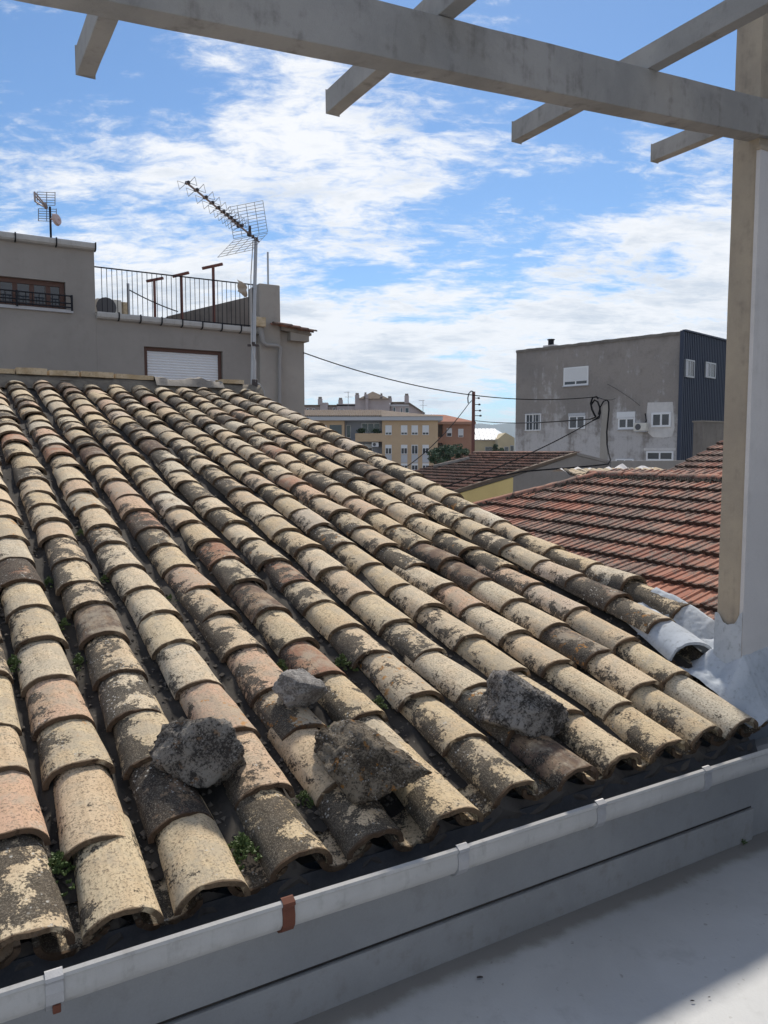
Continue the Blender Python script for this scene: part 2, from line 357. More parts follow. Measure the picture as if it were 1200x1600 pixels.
M['apt_brick'] = plaster('buff_brick', (.54, .395, .255), (.50, .36, .235), (.40, .295, .195), 0.5, 0.25, 0.3, 0.1)
M['apt_red'] = plaster('salmon_brick', (.40, .225, .155), (.36, .20, .14), (.28, .16, .115), 0.5, 0.25, 0.3, 0.1)
M['apt_blue'] = plaster('pale_blue_render', (.36, .38, .43), (.32, .34, .40), (.24, .25, .29), 0.5, 0.3, 0.5, 0.1)
M['apt_far'] = plaster('mauve_white_render', (.44, .39, .39), (.39, .345, .35), (.30, .27, .27), 0.4, 0.3, 0.5, 0.1)
M['fascia'] = plain('pale_fascia', (.46, .47, .50), 0.8)
M['cream'] = plaster('cream_render', (.50, .42, .27), (.45, .38, .25), (.33, .29, .2), 0.4, 0.3, 0.5, 0.1)
M['sheet'] = plain('white_sheet_roof', (.62, .64, .66), 0.5)
M['tile_dull'] = plaster('dull_far_roof', (.17, .13, .098), (.14, .105, .08), (.09, .07, .058), 1.2, 0.5, 0.2, 0.3)
M['pole'] = plain('rust_brown_pole', (.15, .062, .05), 0.75, var=0.25, scale=3)
def glass_mat():
    m = MN('window_glass'); n = m.noise(m.co, 0.6, 2, 0.5)
    return m.done(m.mix(n, (.018, .022, .03), (.05, .06, .075)), 0.08, None, 0, 0.6)
M['glass'] = glass_mat()
def facade_mat():
    """cement render with pale repaired and washed-out areas towards the foot"""
    m = MN('patched_cement_facade'); co = m.co
    n1 = m.noise(co, 0.22, 6, 0.62, 0.4); n2 = m.noise(co, 1.3, 7, 0.66); st = m.noise(m.map(co, (1.1, 1.1, 0.10)), 1.0, 6, 0.65); g = m.noise(co, 9, 5, 0.7)
    sep = m.nd('ShaderNodeSeparateXYZ'); m.put(co, sep.inputs[0]); z = m.math('SUBTRACT', sep.outputs[2], EYE)
    c = m.mix(m.ss(n1, 0.38, 0.62), (.30, .27, .25), (.25, .228, .215))
    c = m.mix(m.math('MULTIPLY', m.ss(n2, 0.5, 0.7), 0.5), c, (.19, .17, .16))
    lo = m.ss(z, 3.6, 0.2)
    pale = m.ss(m.math('ADD', m.math('MULTIPLY', m.math('ADD', st, n2), 0.5), m.math('MULTIPLY', lo, 0.17)), 0.53, 0.68)
    c = m.mix(m.math('MULTIPLY', pale, 0.8), c, (.55, .53, .53))
    top = m.math('MULTIPLY', m.ss(m.math('ADD', z, m.math('MULTIPLY', st, 1.6)), 7.2, 8.2), 0.6)
    c = m.mix(top, c, (.09, .08, .072))
    c = m.mix(m.math('MULTIPLY', m.ss(g, 0.5, 0.7), 0.25), c, (.12, .11, .1))
    return m.done(c, 0.95, m.bump(m.math('ADD', n2, g), 0.4, 0.05), 0, 0.2)
M['facade'] = facade_mat()
def floor_mat():
    m = MN('painted_terrace_screed'); co = m.co
    n1 = m.noise(co, 1.6, 6, 0.6, 0.4); n2 = m.noise(co, 7, 7, 0.65); g = m.noise(co, 90, 5, 0.7)
    c = m.mix(m.ss(n1, 0.35, 0.65), (.53, .54, .55), (.46, .47, .48))
    c = m.mix(m.math('MULTIPLY', m.ss(n2, 0.52, 0.7), 0.5), c, (.36, .365, .37))
    # a line of silt left by standing water along the wall
    d = m.nd('ShaderNodeVectorMath', operation='DOT_PRODUCT'); m.put(co, d.inputs[0]); d.inputs[1].default_value = tuple(EN.b)
    e = m.math('ADD', d.outputs['Value'], m.math('MULTIPLY', m.math('SUBTRACT', n2, 0.5), 0.10))
    c = m.mix(m.math('MULTIPLY', m.ss(e, 1.84, 1.90), 0.75), c, (.20, .183, .16))
    c = m.mix(m.math('MULTIPLY', m.ss(m.noise(co, 34, 3, 0.5), 0.68, 0.74), 0.6), c, (.22, .21, .2))
    r = m.math('MULTIPLY_ADD', n2, 0.3, 0.42)
    return m.done(c, r, m.bump(m.math('ADD', m.math('MULTIPLY', n2, 1.0), m.math('MULTIPLY', g, 0.3)), 0.25, 0.01), 0, 0.4)
M['floor'] = floor_mat()
def leaf_mat(name, c1, c2, trans=0.2):
    m = MN(name); n = m.noise(m.co, 30, 3, 0.6); mm = m.done(m.mix(n, c1, c2), 0.6, None, 0, 0.3); return mm
M['sedum'] = leaf_mat('sedum_leaf', (.045, .078, .024), (.10, .14, .045))
M['leaf'] = leaf_mat('tree_leaf', (.025, .05, .022), (.065, .10, .045))
M['bark'] = plain('bark', (.09, .07, .05), 0.95, var=0.3)
M['moss'] = plain('dry_moss', (.085, .07, .055), 0.98, var=0.4, scale=30)

# ------------------------------------------------------------------ ground and hills
def ground():
    m = MN('street_ground'); n = m.noise(m.co, 0.02, 6, 0.6); n2 = m.noise(m.co, 0.6, 5, 0.6)
    mat = m.done(m.mix(m.ss(n, 0.4, 0.6), m.mix(n2, (.16, .155, .15), (.24, .23, .21)), (.26, .23, .17)), 0.95)
    bm = bmnew(); rows = []
    for i in range(9):
        y = [-300, -50, 0, 100, 300, 800, 2500, 8000, 14000][i]
        rows.append([Vector((x, y, 0)) for x in (-9000, -2500, -500, -100, 0, 100, 500, 2500, 9000)])
    grid_sheet(bm, rows); obj('ground', bm, mat, kind='structure')
    h = MN('hill_scrub'); nn = h.noise(h.co, 0.004, 7, 0.6)
    hm = h.done(h.mix(nn, (.055, .07, .045), (.12, .11, .08)), 0.95)
    bm = bmnew(); rows = []
    for j in range(9):
        t = j / 8.0; r = []
        for i in range(70):
            x = -6500 + 13000 * i / 69
            ridge = 235 + 90 * mnoise.noise(Vector((x * 0.0006, 3.1, 0))) + 50 * mnoise.noise(Vector((x * 0.0023, 7.7, 0))) + 18 * mnoise.noise(Vector((x * 0.008, 1.7, 0)))
            z = ridge * math.sin(t * math.pi) ** 0.8 if 0 < j < 8 else -5
            r.append(Vector((x, 5600 + 2600 * t + 200 * mnoise.noise(Vector((x * 0.002, t * 3, 5))), z * (1 + 0.25 * mnoise.noise(Vector((x * 0.004, t * 6, 2)))))))
        rows.append(r)
    grid_sheet(bm, rows); obj('hills', bm, hm, smooth=True, kind='structure')
ground()

# ------------------------------------------------------------------ the old tiled roof
N0, LR = 1.88, 7.04                       # eaves line and horizontal run to the ridge
ZC, SL = -1.088, 0.2620                    # crown height at the eaves, rise per metre
EXPO = 0.284
eave_px = [(42, 1462), (187, 1421), (333, 1377), (475, 1337), (600, 1302), (708, 1256), (808, 1221), (900, 1195), (985, 1175), (1050, 1155), (1117, 1140), (1162, 1125)]
ridge_px = [23, 63, 100, 138, 175, 212, 247, 280, 312, 347, 379]
eav = {k: onb(x, y, EN, N0)[0] for k, (x, y) in enumerate(eave_px)}
for k in range(1, 11): eav[k] = 0.5 * eav[k] + 0.25 * (eav[k - 1] + eav[k + 1])
eav[-1] = eav[0] - 0.235; eav[12] = eav[11] + 0.225; eav[13] = eav[12] + 0.235; eav[14] = eav[13] + 0.235
rid = {3 + i: onb(x, 604, EN, N0 + LR)[0] for i, x in enumerate(ridge_px)}
rid[14] = rid[13] + 0.24
for k in (2, 1, 0, -1): rid[k] = rid[k + 1] - 0.25
def col_e(k, L):
    t = max(0.0, min(1.0, L / LR)); k0 = math.floor(k); f = k - k0
    def one(kk): return eav[kk] * (1 - t) + rid[kk] * t
    e = one(k0) if f < 1e-6 else one(k0) * (1 - f) + one(k0 + 1) * f
    return e + 0.016 * mnoise.noise(Vector((k * 3.3, L * 0.55, 0.5)))
def lerp_table(x, tab):
    for (x0, y0), (x1, y1) in zip(tab, tab[1:]):
        if x <= x1: return y0 + (y1 - y0) * max(0.0, (x - x0) / (x1 - x0))
    return tab[-1][1]
def warp(k, L):
    """the old roof is out of true: low at the left eaves, lifted along the right-hand verge"""
    a = lerp_table(k, ((-1, -.028), (4, -.028), (6, .014), (14, .014))) * max(0, 1 - L / 1.5)
    return a + lerp_table(k, ((8, 0), (9, .10), (10, .20), (11, .36), (12, .75), (13, 1.0), (14, 1.0))) * lerp_table(L, ((0, 0), (.3, .10), (.6, .155), (1, .16), (1.5, .11), (2, .078), (3, .085), (5, .05), (7, 0)))
def crown(k, L): return ZC + SL * L + warp(k, L) + 0.020 * mnoise.noise(Vector((k * 0.5, L * 0.5, 9.2))) + 0.012 * mnoise.noise(Vector((k * 1.7, L * 1.1, 4.2)))

def barrel_bm(seed, L=0.40, w0=0.100, w1=0.083, h0=0.070, h1=0.061, th=0.016, seg=16, nl=5, flip=False):
    rnd = random.Random(seed); bm = bmnew(); o = Vector((seed * 7.3, 2.2, 0))
    outer, inner = [], []
    chip = [(rnd.uniform(0.2, 2.9), rnd.uniform(0.08, 0.35), rnd.uniform(0.002, 0.009)) for _ in range(4)]
    for i in range(nl):
        t = i / (nl - 1); y = L * t
        w = w0 + (w1 - w0) * t; h = h0 + (h1 - h0) * t; ro, ri = [], []
        for k in range(seg + 1):
            th_ = math.pi * k / seg; cx, cz = math.cos(th_), math.sin(th_) ** 0.92
            d = 0.0045 * mnoise.noise(Vector((cx * 2, t * 2.5, cz * 2)) + o) + 0.0012 * mnoise.noise(Vector((cx * 7, t * 9, cz * 7)) + o)
            yy = y
            if i == 0:
                yy += 0.005 * mnoise.noise(Vector((k * 0.6, seed, 1.0)))
                for c_, wd, dp in chip: yy += dp * math.exp(-((th_ - c_) / wd) ** 2)
            ro.append(bm.verts.new((cx * (w + d), yy, cz * (h + d))))
            ri.append(bm.verts.new((cx * (w - th + d), yy, cz * (h - th + d))))
        outer.append(ro); inner.append(ri)
    for i in range(nl - 1):
        for k in range(seg):
            bm.faces.new((outer[i][k], outer[i][k + 1], outer[i + 1][k + 1], outer[i + 1][k]))
            bm.faces.new((inner[i][k], inner[i + 1][k], inner[i + 1][k + 1], inner[i][k + 1]))
        for k in (0, seg): bm.faces.new((outer[i][k], outer[i + 1][k], inner[i + 1][k], inner[i][k]))
    for i in (0, nl - 1):
        for k in range(seg): bm.faces.new((outer[i][k], inner[i][k], inner[i][k + 1], outer[i][k + 1]))
    if flip: bmesh.ops.scale(bm, vec=(1, 1, -1), verts=bm.verts)
    return bm
def frame_matrix(p, yd, roll=0.0, s=1.0):
    y = yd.normalized(); x = y.cross(Vector((0, 0, 1))).normalized(); z = x.cross(y)
    m = Matrix((x, y, z)).transposed().to_4x4()
    return Matrix.Translation(p) @ m @ Matrix.Rotation(roll, 4, 'Y') @ Matrix.Scale(s, 4)
def project(p):
    d = p - Vector((0, 0, EYE)); f = Vector((0, math.cos(PITCH), -math.sin(PITCH))); up = Vector((0, math.sin(PITCH), math.cos(PITCH)))
    z = d.dot(f)
    if z < 0.05: return None
    return 600 + 1200 * d.x / z, 800 - 1200 * d.dot(up) / z, z
def joined(name, items, mat, parent, kind='stuff'):
    """many small alike pieces in one mesh; each keeps its own coordinates and random number as attributes"""
    V, Fc, T, Q = [], [], [], []
    for me, Mx, r in items:
        b = len(V)
        for v in me.vertices: V.append(Mx @ v.co); T.append(v.co.copy()); Q.append(r)
        for p in me.polygons: Fc.append([b + i for i in p.vertices])
    me = bpy.data.meshes.new(name); me.from_pydata([tuple(v) for v in V], [], Fc)
    a = me.attributes.new('tco', 'FLOAT_VECTOR', 'POINT'); a.data.foreach_set('vector', [c for t in T for c in t])
    b = me.attributes.new('trnd', 'FLOAT', 'POINT'); b.data.foreach_set('value', Q)
    for p in me.polygons: p.use_smooth = True
    try: me.set_sharp_from_angle(angle=R(38))
    except Exception: pass
    me.materials.append(mat); o = bpy.data.objects.new(name, me); COL.objects.link(o); attach(o, parent)
    if kind: o['kind'] = kind
    return o

old = thing('tiled_roof_house', 'old house roof of weathered buff barrel tiles in front of the terrace', 'house', EN(1.0, 2.4, -1.6))
E_R = max(col_e(13, 3.0), col_e(13, 0.0)) + 0.13
zr = ZC + SL * LR
def old_roof():
    rnd = random.Random(5)
    # body of the house: terrace wall, eaves, ridge, far slope
    prof = [(1.968, -EYE), (1.968, ZC - 0.17), (N0 + LR + 0.10, zr - 0.135), (N0 + LR + 3.4, zr - 1.0), (N0 + LR + 3.4, -EYE)]
    bm = bmnew(); prism(bm, [EN(-6.0, n, z) for n, z in prof], [EN(E_R - 0.05, n, z) for n, z in prof]); obj('wall', bm, M['house_wall'], old)
    bm = bmnew(); box(bm, EN, -6.0, 2.95, 1.953, 1.968, -1.66, -1.520); obj('plinth', bm, M['plinth'], old, bevel=0.005)
    bm = bmnew(); box(bm, EN, -6.0, 2.95, 1.9668, 1.9685, -1.520, -1.514); obj('plinth_joint', bm, M['bed'], old)
    # mortar bed that the channels lie in
    bm = bmnew(); rows = []
    for i in range(60):
        L = 0.10 + (LR - 0.1) * i / 59; rows.append([EN(col_e(k, L), N0 + L, crown(k, L) - 0.118 + 0.012 * mnoise.noise(Vector((k * 4, L * 5, 1)))) for k in [-1 + 0.25 * q for q in range(59)]])
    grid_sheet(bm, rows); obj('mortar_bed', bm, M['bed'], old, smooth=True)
    meshes = [mesh('roof_tile', barrel_bm(s + 1, w0=0.101 + 0.004 * ((s * 7) % 3 - 1), h0=0.071 + 0.003 * ((s * 5) % 3 - 1)), M['tile'], True) for s in range(10)]
    chm = [mesh('channel_tile', barrel_bm(s + 40, 0.42, 0.086, 0.104, 0.056, 0.064, flip=True), M['tile'], True) for s in range(4)]
    tiles = []
    for k in range(-1, 14):
        L = {12: 0.60, 13: 0.66}.get(k, 0.0); first = True
        ph = rnd.uniform(-0.02, 0.02)
        while L < LR - 0.06:
            Lj = L + (ph if first and k < 12 else rnd.uniform(-0.022, 0.022))
            first = False
            e = col_e(k, Lj) + rnd.gauss(0, 0.0065); z = crown(k, Lj) + rnd.gauss(0, 0.003)
            e2 = col_e(k, Lj + 0.4) + max(-.022, min(.022, rnd.gauss(0, 0.011))); z2 = crown(k, Lj + 0.4) - 0.025 + max(-.006, min(.006, rnd.gauss(0, 0.004)))
            p = EN(e, N0 + Lj, z - 0.062); q = EN(e2, N0 + Lj + 0.4, z2 - 0.062 + (0.008))
            Mx = frame_matrix(p, q - p, max(-R(4), min(R(4), rnd.gauss(0, R(2.2)))), rnd.uniform(0.968, 1.035))
            pr = project(EN(e, N0 + Lj + 0.15, z))
            vis = pr and -60 < pr[0] < 1260 and pr[1] < 1660
            tiles.append([1.0 / pr[2] if vis else 0.0, rnd.randrange(10), Mx, rnd.random() * 0.90 if rnd.random() < 0.93 else rnd.uniform(0.93, 1.0), rnd.random() ** 1.6, pr]); L += EXPO * rnd.uniform(0.88, 1.12)
    tiles.sort(key=lambda t: -t[0])
    # tiles that stand out in colour or crust, each given to the tile at that spot
    for x, y, tone, crust in ((40, 1400, .3, .95), (185, 1370, .05, .30), (315, 1340, .12, .12), (405, 1310, .2, .95), (540, 1290, .60, .9), (665, 1240, .2, .5), (745, 1195, .1, .6), (840, 1185, .985, .5), (930, 1150, .3, .4), (1000, 1130, .2, .4), (1070, 1115, .15, .3), (1120, 1090, .86, .15),
                              (265, 1240, .99, 1.0), (150, 1250, .57, .25), (95, 1100, .75, .4), (115, 1165, .15, .35), (25, 690, .945, .05), (375, 1040, .75, .6), (335, 905, .76, .35), (190, 800, .77, .25), (880, 1010, .98, .7), (660, 880, .97, .5), (720, 890, .975, .4), (25, 890, .955, 1.0), (60, 1010, .1, .2), (180, 1100, .4, .85), (290, 1130, .18, .3), (230, 1010, .02, .3), (430, 1160, .55, .7), (330, 1110, .76, .2), (790, 980, .4, .1), (850, 960, .45, .15), (940, 1040, .5, .3), (640, 960, .45, .15), (520, 880, .43, .2), (570, 920, .72, .3)):
        t = min((t for t in tiles if t[5]), key=lambda t: (t[5][0] - x) ** 2 + (t[5][1] - y) ** 2); t[3], t[4] = tone, crust
    for i, (s, v, Mx, tone, crust, pr) in enumerate(tiles[:300]):
        o = inst('roof_tile', meshes[v], Mx, old); o['tone'] = tone; o['crust'] = crust
    joined('roof_tiles', [(meshes[v], Mx, tone) for s, v, Mx, tone, crust, pr in tiles[300:]], M['tile_j'], old)
    rest = []
    for k in range(-1, 13):
        L = 0.02; j = 0
        while L < LR - 0.1:
            if k == 12 and L < 0.5: L += 0.3; continue
            e = col_e(k + 0.5, L) + rnd.gauss(0, 0.006); z = crown(k + 0.5, L)
            e2 = col_e(k + 0.5, L + 0.42); z2 = crown(k + 0.5, L + 0.42)
            p = EN(e, N0 + L, z - 0.052); q = EN(e2, N0 + L + 0.42, z2 - 0.052 - 0.012)
            Mx = frame_matrix(p, q - p, rnd.gauss(0, R(2)), 1.0)
            if j < 5 and k >= 0:
                o = inst('channel_tile', chm[rnd.randrange(4)], Mx, old); o['tone'] = rnd.random() * .8; o['crust'] = 0.9
            else: rest.append((chm[rnd.randrange(4)], Mx, rnd.random()))
            L += 0.30; j += 1
    joined('channel_tiles', rest, M['tile_j'], old)
    # silt filling the channels plus grit lying in it
    bm = bmnew()
    for k in range(-1, 13):
        rows = []
        for i in range(90):
            L = 0.16 + (LR - 0.2) * i / 89
            if k == 12 and L < 0.75: continue
            r = []
            for q in range(-3, 4):
                hgt = 0.086 - 0.006 * abs(q) + 0.020 * mnoise.noise(Vector((k * 7.1 + q * 0.35, L * 5.5, 3.3))) + 0.010 * mnoise.noise(Vector((k * 7.1 + q * 1.1, L * 17, 8.3)))
                r.append(EN(col_e(k + 0.5, L) + q * 0.021, N0 + L, crown(k + 0.5, L) - hgt))
            rows.append(r)
        grid_sheet(bm, rows)
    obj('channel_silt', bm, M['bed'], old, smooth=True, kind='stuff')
    V, Fc = [], []
    for _ in range(6500):
        k = rnd.randrange(-1, 13); L = 0.2 + (rnd.random() ** 1.5) * 5.0
        if k == 12 and L < 0.8: continue
        q = rnd.uniform(-2.6, 2.6); s = 0.003 + 0.013 * rnd.random() ** 2
        c = EN(col_e(k + 0.5, L) + q * 0.021, N0 + L, crown(k + 0.5, L) - 0.083 + rnd.uniform(-0.006, 0.010)); b = len(V)
        for d in ((1, 0, 0), (-1, 0, 0), (0, 1, 0), (0, -1, 0), (0, 0, .8), (0, 0, -.8)):
            V.append(c + Vector(d) * s * rnd.uniform(0.6, 1.2))
        for f in ((0, 2, 4), (2, 1, 4), (1, 3, 4), (3, 0, 4), (2, 0, 5), (1, 2, 5), (3, 1, 5), (0, 3, 5)): Fc.append([b + i for i in f])
    me = bpy.data.meshes.new('channel_grit'); me.from_pydata([tuple(v) for v in V], [], Fc); me.materials.append(M['debris'])
    o = bpy.data.objects.new('channel_grit', me); COL.objects.link(o); attach(o, old); o['kind'] = 'stuff'
    # ridge: mortar bank, flat bricks, cement patch
    nr = N0 + LR
    bm = bmnew(); rows = []
    for i in range(80):
        e = rid[-1] - 0.6 + (rid[13] + 0.22 - rid[-1] + 0.6) * i / 79
        w = 0.03 * mnoise.noise(Vector((e * 3, 0, 2)))
        rows.append([EN(e, nr - 0.16 + w, zr - 0.11), EN(e, nr - 0.08 + w * 0.6, zr - 0.015 + w * 0.5), EN(e, nr + 0.0, zr + 0.045 + w * 0.3), EN(e, nr + 0.25, zr + 0.045), EN(e, nr + 0.34, zr - 0.16)])
    grid_sheet(bm, rows); obj('ridge_mortar', bm, M['ridge_mortar'], old, smooth=True)
    def slab(x0, x1, c1=0.105, mat='ridge_brick', tilt=0.0):
        a0 = onb(x0, 592, EN, nr + 0.02)[0]; a1 = onb(x1, 592, EN, nr + 0.02)[0]
        bm = bmnew(); box(bm, EN, a0 + 0.008, a1 - 0.008, nr - 0.03 + tilt, nr + 0.22 + tilt, zr + 0.045, zr + c1)
        bmesh.ops.subdivide_edges(bm, edges=list(bm.edges), cuts=3, use_grid_fill=True)
        for v in bm.verts: v.co += Vector([0.006 * mnoise.noise(v.co * 9 + Vector((i * 5, 0, 0))) for i in range(3)])
        obj('ridge_brick', bm, M[mat], old, bevel=0.0)
    for x0, x1, h in ((-60, -12, .10), (-12, 24, .095), (24, 74, .112), (75, 124, .100), (125, 177, .103), (178, 240, .095), (343, 380, .092)): slab(x0, x1, h, tilt=rnd.uniform(-0.02, 0.02))
    a0 = onb(240, 592, EN, nr)[0]; a1 = onb(345, 592, EN, nr)[0]
    bm = bmnew(); rows = []
    for i in range(26):
        t = i / 25; e = a0 + (a1 - a0) * t; hh = 0.085 + 0.05 * mnoise.noise(Vector((e * 4, 1, 1))) + 0.03 * mnoise.noise(Vector((e * 11, 3, 1)))
        rows.append([EN(e, nr - 0.13 + 0.04 * mnoise.noise(Vector((e * 5, 7, 1))), zr - 0.02), EN(e, nr - 0.05, zr + hh * 0.8), EN(e, nr + 0.06, zr + hh), EN(e, nr + 0.22, zr + hh * 0.9), EN(e, nr + 0.28, zr - 0.02)])
    grid_sheet(bm, rows); obj('cement_patch', bm, M['cement'], old, smooth=True)
    # crumbled mortar at the eaves under the tile ends
    bm = bmnew(); rows = []
    for i in range(120):
        k = -0.9 + 12.6 * i / 119; ph = abs((k - math.floor(k)) - 0.5) * 2
        w = mnoise.noise(Vector((k * 4, 0, 5)))
        zt = crown(k, 0) - 0.125 + 0.06 * ph ** 1.5
        rows.append([EN(col_e(k, 0), N0 + 0.09 + 0.02 * w, zt), EN(col_e(k, 0), N0 + 0.06 + 0.02 * w, zt - 0.04), EN(col_e(k, 0), N0 + 0.085, ZC - 0.23)])
    grid_sheet(bm, rows); obj('eaves_mortar', bm, M['eaves'], old, smooth=True)
old_roof()

# ------------------------------------------------------------------ rain gutter
def gutter():
    g = thing('rain_gutter', 'grey zinc rain gutter under the eaves of the old tiled roof', 'gutter', EN(0.5, 1.86, -1.22))
    n0, z0 = 1.80, -1.180
    out = [(0.004, 0.004), (-0.006, 0.0), (-0.008, -0.008), (-0.002, -0.014), (-0.001, -0.018), (-0.005, -0.038), (-0.003, -0.060), (0.010, -0.080), (0.032, -0.094), (0.10, -0.097), (0.135, -0.080), (0.150, -0.05), (0.150, -0.03)]
    inn = [(0.146, -0.03), (0.146, -0.048), (0.132, -0.078), (0.10, -0.091), (0.036, -0.088), (0.016, -0.074), (0.004, -0.055), (0.002, -0.038), (0.005, -0.015)]
    pr = out + inn
    def wav(e): return 0.004 * mnoise.noise(Vector((e * 1.3, 0, 0))), 0.005 * mnoise.noise(Vector((e * 1.1, 4, 0)))
    es = [-3.0 + 5.93 * i / 60 for i in range(61)]
    joints = [onb(x, y, EN, n0)[0] for x, y in ((85, 1545), (450, 1425), (722, 1330), (938, 1260), (1105, 1205))]
    bm = bmnew(); rows = []
    for e in es:
        a, b = wav(e); rows.append([EN(e, n0 + n + a, z0 + z + b) for n, z in pr + [pr[0]]])
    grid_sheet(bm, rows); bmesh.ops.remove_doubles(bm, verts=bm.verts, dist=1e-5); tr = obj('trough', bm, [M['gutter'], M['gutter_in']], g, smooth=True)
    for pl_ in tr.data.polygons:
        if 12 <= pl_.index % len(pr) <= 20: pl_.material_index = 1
    for i, e in enumerate(joints):
        a, b = wav(e); bm = bmnew(); w = 0.019 if i != 1 else 0.017
        o2 = [(0.010, 0.008)] + out[1:10]; k = 0.005
        outer = [(n - k, z - (k if j > 5 else 0)) for j, (n, z) in enumerate(o2)]
        ring = outer + [(n, z) for n, z in o2[::-1]]
        prism(bm, [EN(e - w, n0 + a + n, z0 + b + z) for n, z in ring], [EN(e + w, n0 + a + n, z0 + b + z) for n, z in ring])
        o = obj('bracket', bm, M['rust'] if i == 1 else M['strap'], g)
        if i == 1: o['label'] = 'rust-brown gutter bracket'
        if i == 0:
            bm = bmnew(); box(bm, EN, e - 0.006, e + 0.012, n0 + a - 0.011, n0 + a - 0.002, z0 - 0.088, z0 - 0.068); obj('rust_spot', bm, M['rust'], o, bevel=0.003)
gutter()

# ------------------------------------------------------------------ terrace, pillar, pergola
EP = 2.962                                  # left face of the pillar
NP = 2.055                                  # face of the pillar towards the terrace
def terrace():
    bm = bmnew(); box(bm, EN, -6.0, 8.0, -5.0, 1.9675, -EYE, -1.655); obj('terrace_floor', bm, M['floor'], kind='structure')
    p = thing('pillar', 'tall pillar with tan side and light grey plastered face at the right', 'pillar', EN(EP + 0.2, NP + 0.1, -1.6))
    bm = bmnew(); box(bm, EN, EP, EP + 0.42, NP, NP + 0.118, -1.66, 2.6)
    bmesh.ops.subdivide_edges(bm, edges=list(bm.edges), cuts=12, use_grid_fill=True)
    for v in bm.verts: v.co += Vector([0.004 * mnoise.noise(v.co * 4 + Vector((i * 5, 0, 0))) for i in range(3)])
    obj('post', bm, M['tan'], p)
    # grey plaster coat on the terrace face, ragged at the foot
    bm = bmnew(); rows = []
    zt = onb(1190, 232, EN, NP)[1]; zb = onb(1167, 1078, EN, NP)[1]
    for i in range(30):
        e = EP - 0.006 + (0.40 + 0.006) * (i / 29) ** 1.3; zlow = zb - 0.10 * min(1, (e - EP) / 0.16) + 0.018 * mnoise.noise(Vector((e * 22, 3, 0)))
        rows.append([EN(e, NP - 0.0, zt), EN(e, NP - 0.014, zt), EN(e, NP - 0.014, (zt + zlow) / 2), EN(e, NP - 0.014, zlow), EN(e, NP - 0.0, zlow - 0.002)])
    rows.insert(0, [EN(EP - 0.0062, NP + 0.004, v.z - EYE) for v in rows[0]])
    grid_sheet(bm, rows); obj('plaster_face', bm, M['lightgrey'], p, smooth=True)
    bm = bmnew(); box(bm, EN, EP - 0.012, EP + 0.3, NP - 0.018, NP + 0.002, zt - 0.012, zt + 0.006); obj('drip_strip', bm, M['tan'], p, bevel=0.003)
    # house wall right of the terrace, out of view, raised to shade the floor
    bm = bmnew(); box(bm, EN, EP + 0.24, 8.0, -5.0, NP - 0.06, -1.66, 2.9); obj('house_wall', bm, M['lightgrey'], p)
    bm = bmnew(); box(bm, EN, EP + 0.228, EP + 0.2397, -5.0, NP - 0.062, -1.66, -1.10)
    bmesh.ops.subdivide_edges(bm, edges=list(bm.edges), cuts=10, use_grid_fill=True)
    for v in bm.verts: v.co += Vector([0.004 * mnoise.noise(v.co * 5 + Vector((i * 5, 0, 0))) for i in range(2)] + [0.02 * mnoise.noise(v.co * 7)])
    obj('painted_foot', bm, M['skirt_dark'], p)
    # foot of the pillar, painted with blue-grey waterproofing
    bm = bmnew(); box(bm, EN, EP - 0.03, EP + 1.2, NP - 0.055, NP - 0.003, -1.66, -1.12)
    bmesh.ops.subdivide_edges(bm, edges=list(bm.edges), cuts=8, use_grid_fill=True)
    for v in bm.verts: v.co += Vector([0.008 * mnoise.noise(v.co * 6 + Vector((i * 5, 0, 0))) for i in range(3)])
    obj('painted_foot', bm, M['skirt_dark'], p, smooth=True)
    # waterproofing brushed up the side of the post with an uneven top edge
    bm = bmnew(); rows = []
    for i in range(41):
        t = i / 40; n = NP - 0.012 + 0.135 * t
        top = onb(1122 + 43 * (1 - t), 962, EN, n)[1] + 0.008 * mnoise.noise(Vector((n * 60, 2, 1))) + 0.004 * mnoise.noise(Vector((n * 260, 2, 1))) - 0.055 * math.exp(-((t - 0.45) / 0.33) ** 4) + 0.02
        rows.append([EN(EP - 0.006 - 0.004 * (j < 6), n, top + (-1.25 - top) * j / 6) for j in range(7)])
    grid_sheet(bm, rows); obj('painted_side', bm, M['skirt'], p, smooth=True)
    # thick skirt of waterproofing running from the post down over the ends of two tile rows
    def zskirt(e, n):
        L = n - N0
        k = min(13.0, max(11.0, 11 + (e - col_e(11, L)) / 0.235)); base = crown(k, L) - 0.078
        c12 = math.exp(-((e - col_e(12, L)) / 0.085) ** 2); c13 = math.exp(-((e - col_e(13, L)) / 0.085) ** 2)
        up12 = 0.074 * c12 * max(0, min(1, (L - 0.56) / 0.06)); up13 = 0.085 * c13 * max(0, min(1, (L - 0.40) / 0.1))
        d = max(0.0, EP - e); dn = max(0.0, abs(n - (NP + 0.06)) - 0.07)
        climb = 0.20 * math.exp(-((d / 0.10) ** 1.2)) * math.exp(-((dn / 0.10) ** 1.5))
        pit = -0.075 * math.exp(-((e - col_e(12, L)) / 0.10) ** 4) * max(0, min(1, (L - 0.16) / 0.08)) * max(0, min(1, (0.56 - L) / 0.05))
        return base + max(up12, up13, climb, 0.02) + pit + 0.010 * mnoise.noise(Vector((e * 8, n * 8, 2))) + 0.005 * mnoise.noise(Vector((e * 24, n * 24, 5))) + 0.003 * mnoise.noise(Vector((e * 60, n * 60, 5)))
    bm = bmnew(); rows = []
